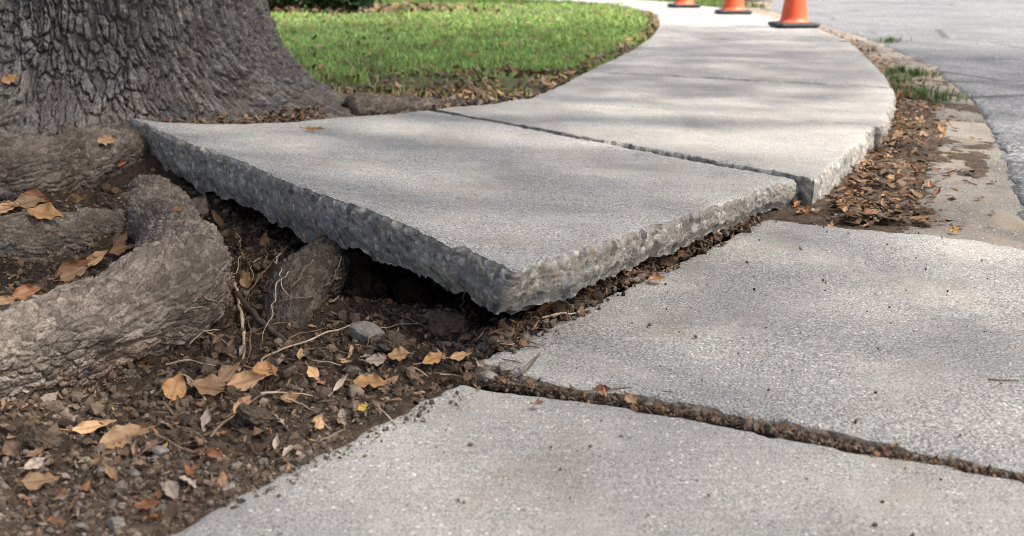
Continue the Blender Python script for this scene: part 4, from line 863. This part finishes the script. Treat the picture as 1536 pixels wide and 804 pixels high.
for u_, v_ in [(random.uniform(1180, 1340), random.uniform(300, 338)) for _ in range(26)]:
    p_ = at(u_, v_, .0); loc, nor = drop(p_[0], p_[1], .05); small_leaf(loc, Vector((0, 0, 1)), random.uniform(.025, .045), random.choice(cks), 'small dry leaf in the brown drift between the sidewalk edge and the gutter', 'leaves drifted along the sidewalk edge', .3)
for i in range(14):
    u_, v_ = random.uniform(1340, 1500), random.uniform(130, 345); loc, nor, d = hit_px(u_, v_); small_leaf(loc, nor, random.uniform(.02, .035), random.choice(cks), 'single small leaf scattered on the bare gutter concrete', 'leaves scattered on the gutter', .15)
cnt = 0
while cnt < 62:
    u_, v_ = random.uniform(0, 700), random.uniform(500, 790)
    if (u_ - 240) * (804 - 560) + (v_ - 804) * 480 > -3000: continue
    if v_ < 590 and u_ < 260: continue
    loc, nor, d = hit_px(u_, v_); cnt += 1; small_leaf(loc, nor, random.uniform(.014, .036), random.choice(['brown', 'brown', 'tan', 'russet', 'grey']), 'small leaf fragment scattered on the bare soil below the roots', 'leaf fragments on the bare soil', .3)
for i in range(24):
    t = random.random() ** 1.3; p_ = E0 + (E1 - E0) * t + np.array([random.gauss(.0, .018), random.gauss(0, .018), 0]); loc, nor = drop(p_[0], p_[1], .034); small_leaf(loc, Vector((0, 0, 1)), random.uniform(.016, .032), random.choice(cks), 'small brown leaf in the debris line under the long edge of the heaved slab', 'leaves along the heaved slab edge', .5)
for i in range(12):
    x_, y_, u_ = seam_pts(1, .006); loc, nor = drop(x_[0], y_[0], .05); small_leaf(loc, Vector((0, 0, 1)), random.uniform(.012, .022), random.choice(cks), 'tiny leaf scrap in the dirt of the joint between the flat slabs', 'leaf scraps in the slab joint', .5)
for k_, o in TPL.items():
    if k_ not in used: bpy.data.objects.remove(o)

# ------------------------------------------------------------------ twigs, rootlets, stones
def twig(name, pts, r0, r1, mat, lab, cat, grp=None, wob=.004):
    P = np.array([np.array(p) for p in pts]); nl = 40; C_, r, Dd, L, a = tube(P, np.linspace(r0, r1, len(P)), nl, 8)
    C_ = C_ + wob * np.stack([fbm(C_ * 28, 2, 1), fbm(C_ * 28, 2, 2), fbm(C_ * 28, 2, 3)], 1)
    r = r * (1 + .25 * fbm(C_ * 90, 2, 4)); q = (C_[:, None] + Dd * r[:, None, None]).reshape(-1, 3)
    o = mesh_obj(name, q, tube_faces(nl, 8), mat, origin=C_[0]); return tag(o, lab, cat, grp)
def on(u, v, lift=.006):
    loc, nor, d = hit_px(u, v); return np.array(loc) - np.array(d) * lift
twig('twig', [on(355, 440, .03), on(385, 475, .03), on(420, 505, .02), on(458, 538, .015)], .0055, .004, STICK, 'thick dark stick leaning between the big root and the root stub', 'stick', wob=.0015)
twig('rootlet', [on(378, 585), on(395, 540), on(440, 518), on(520, 490, .02), on(600, 452, .03), on(640, 428, .02)], .0016, .0012, TWIGP, 'long thin pale rootlet arching across the dark soil under the slab', 'rootlet')
twig('rootlet', [on(360, 470, .02), on(372, 440, .03), on(400, 400, .03), on(430, 370, .02)], .0018, .001, TWIG, 'thin dark rootlet curving up beside the dark root stub', 'rootlet')
twig('rootlet', [on(352, 425, .02), on(362, 470, .02), on(364, 520, .01), on(358, 560)], .0035, .002, TWIGP, 'pale brown rootlet hanging straight down beside the root elbow', 'rootlet')
twig('rootlet', [on(370, 455, .02), on(374, 500, .02), on(372, 545)], .0018, .001, TWIG, 'short thin rootlet hanging right of the pale brown rootlet', 'rootlet')
twig('rootlet', [on(500, 419, .02), on(545, 418, .03), on(590, 408, .02)], .003, .002, TWIG, 'horizontal dark rootlet in the hollow beneath the slab', 'rootlet')
twig('rootlet', [on(310, 600), on(290, 572, .01), on(266, 566), on(262, 590)], .0016, .001, TWIGP, 'thin looping rootlet over the ochre leaf under the big root', 'rootlet')
twig('twig', [on(312, 660), on(345, 628), on(380, 600), on(425, 580)], .0022, .0012, TWIG, 'thin curved twig running through the leaf pile', 'twig')
twig('twig', [on(236, 650), on(262, 668), on(298, 684)], .0022, .0016, TWIG, 'short dark twig right of the long tan leaf tip', 'twig')
twig('twig', [on(420, 690), on(470, 668), on(520, 645)], .002, .0012, TWIG, 'straight thin twig lying along the nearest slab edge', 'twig')
twig('twig', [on(815, 478), on(840, 470), on(866, 468)], .0018, .0012, TWIGP, 'pale twig lying in debris under the slab corner', 'twig')
twig('twig', [on(1486, 567), on(1510, 568), on(1530, 569)], .0012, .001, TWIG, 'tiny dark twig lying alone on the flat slab at right', 'twig')
twig('twig', [on(860, 588), on(940, 580, .002), on(1010, 586)], .001, .0008, TWIG, 'hair thin twig along the rim of the slab joint', 'twig')
for i in range(34):
    u_, v_ = random.uniform(230, 690), random.uniform(430, 640)
    if (u_ - 240) * 244 + (v_ - 804) * 480 > -2500: continue
    a = random.uniform(-.9, .9); l = random.uniform(25, 75); p0 = on(u_, v_, .008); p1 = on(u_ + l * .5 * math.cos(a), v_ + l * .3 * math.sin(a) - random.uniform(0, 8), .014); p2 = on(u_ + l * math.cos(a), v_ + l * .6 * math.sin(a), .008)
    if np.linalg.norm(p2 - p0) > .22: continue
    twig('twig', [p0, p1, p2], random.uniform(.0008, .0018), .0007, random.choice([TWIG, TWIGP]), 'fine broken twig tangled in the dark soil litter below the slab', 'twig', 'fine twigs in the soil litter')
for i in range(14):
    u_ = random.uniform(345, 480) if i < 9 else random.uniform(500, 690); v_ = random.uniform(335, 400) + (u_ - 345) * .18; l = random.uniform(40, 110); sw = random.uniform(-25, 25)
    twig('rootlet', [on(u_, v_, .012), on(u_ + sw * .7, v_ + l * .4, .02), on(u_ + sw, v_ + l * .75, .016), on(u_ + sw * 1.6, v_ + l, .006)], random.uniform(.0008, .0017), .0006, random.choice([TWIG, TWIG, TWIGP]), 'fine rootlet hanging in the dark bank under the heaved slab', 'rootlet', 'fine rootlets in the bank under the slab', wob=.008)
for i in range(16):
    t_ = random.random(); u_, v_ = 745 + 120 * t_ + random.gauss(0, 8), 525 - 70 * t_ + random.gauss(0, 9); a = random.uniform(-.7, 1.2); l = random.uniform(16, 44)
    twig('twig', [on(u_, v_, .004), on(u_ + l * .5 * math.cos(a), v_ - l * .3 * math.sin(a), .010), on(u_ + l * math.cos(a), v_ - l * .6 * math.sin(a), .004)], random.uniform(.0007, .0014), .0006, random.choice([TWIG, TWIGP, STICK]), 'thin dry twig in the debris under the near corner of the heaved slab', 'twig', 'thin twigs under the slab corner')
def stone(u, v, wpx, hpx, lab, mat=STONE, seed=1, grp=None):
    loc, nor, d = hit_px(u, v); dist = (loc - Vector((0, 0, CAM_H))).length; rx = wpx * dist / FPX / 2; rz = hpx * dist / FPX / 2
    bm = bmesh.new(); bmesh.ops.create_icosphere(bm, subdivisions=5, radius=1); V = np.array([v_.co for v_ in bm.verts]); Fc = [[v_.index for v_ in f.verts] for f in bm.faces]; bm.free()
    n = V / np.linalg.norm(V, axis=1)[:, None]; V = n * (1 + .22 * fbm(n * 1.4 + seed, 2, seed) + .10 * fbm(n * 4 + seed, 3, seed + 1))[:, None]
    for k in range(9):
        dn = np.random.default_rng(seed * 31 + k).normal(size=3); dn /= np.linalg.norm(dn); q = V @ dn; V = V - dn * np.maximum(q - .74, 0)[:, None] * .85
    clod = mat is CLOD
    V = V + n * ((.13 if clod else .03) * fbm(n * (4.5 if clod else 14), 5, seed + 2, .62))[:, None]
    o = mesh_obj('stone', V * [rx, max(rx * .6, rz), rz], Fc, mat); o.location = loc + Vector((0, 0, rz * .35)); o.rotation_euler = (0, .25, random.uniform(-.4, .4)); tag(o, lab, 'stone', grp)
stone(550, 505, 64, 38, 'angular grey stone lying in the soil beneath the heaved slab', seed=2)
stone(590, 520, 46, 34, 'dark rounded lump next to the angular grey stone', CLOD, 3)
stone(672, 500, 60, 52, 'large brown clod of earth under the near corner of the heaved slab', CLOD, 4)
stone(622, 455, 64, 46, 'big dark clod of earth in the hollow beneath the slab', CLOD, 5)
stone(545, 440, 80, 60, 'dark clod of earth next to the root stub in the hollow', CLOD, 15)
stone(385, 628, 52, 26, 'dark weathered lump lying in front of the leaf pile', CLOD, 6)
stone(65, 668, 44, 32, 'round dark clod lying among leaves at the lower left', CLOD, 7)
stone(156, 708, 22, 12, 'small pale pebble lying below the long tan leaf', STONE, 8)
stone(180, 790, 34, 20, 'bluish grey pebble at the bottom edge of the soil', STONE, 9)
stone(240, 678, 22, 14, 'pebble right of the long tan leaf in the foreground', STONE, 10)
stone(757, 556, 24, 20, 'small concrete chip on the broken corner of the flat slab', STONE, 11)
stone(735, 566, 34, 14, 'flat concrete chip in the joint at the broken slab corner', STONE, 12)
for i in range(14):
    u_, v_ = random.uniform(20, 560), random.uniform(625, 798)
    if (u_ - 240) * 244 + (v_ - 804) * 480 > -3500: continue
    stone(u_, v_, random.uniform(8, 18), random.uniform(6, 11), 'tiny pebble scattered in the bare foreground soil', random.choice([STONE, CLOD, STONE]), 20 + i, 'pebbles in the foreground soil')
# tufts of grass and weeds in the gutter strip
for i, (u_, v_, lab) in enumerate([(1340, 122, 'grass tuft by the sidewalk edge, nearest the second joint'), (1352, 108, 'grass tuft farthest along the leaf strip'), (1375, 112, 'grass tuft between the far tuft and the gutter concrete'), (1382, 142, 'wide low grass tuft at the inner side of the gutter'), (1404, 148, 'grass tuft growing right at the gutter concrete'), (1338, 134, 'small weed sprouting against the curved slab edge'), (1335, 62, 'distant green tuft at the end of the leaf strip')]):
    p_ = at(u_, v_, 0); n = 130; rr = np.abs(RNG.normal(size=n)) * .07; aa = RNG.random(n) * 6.28
    o = grass('grass_tuft', p_[0] + rr * np.cos(aa), p_[1] + rr * np.sin(aa), np.full(n, -.005), RNG.uniform(.02, .055, n), RNG.uniform(.004, .007, n), np.array([.075, .12, .032]) * RNG.uniform(.5, 1.4, (n, 1)), 1.3)
    tag(o, lab, 'grass tuft', 'grass tufts in the gutter strip')
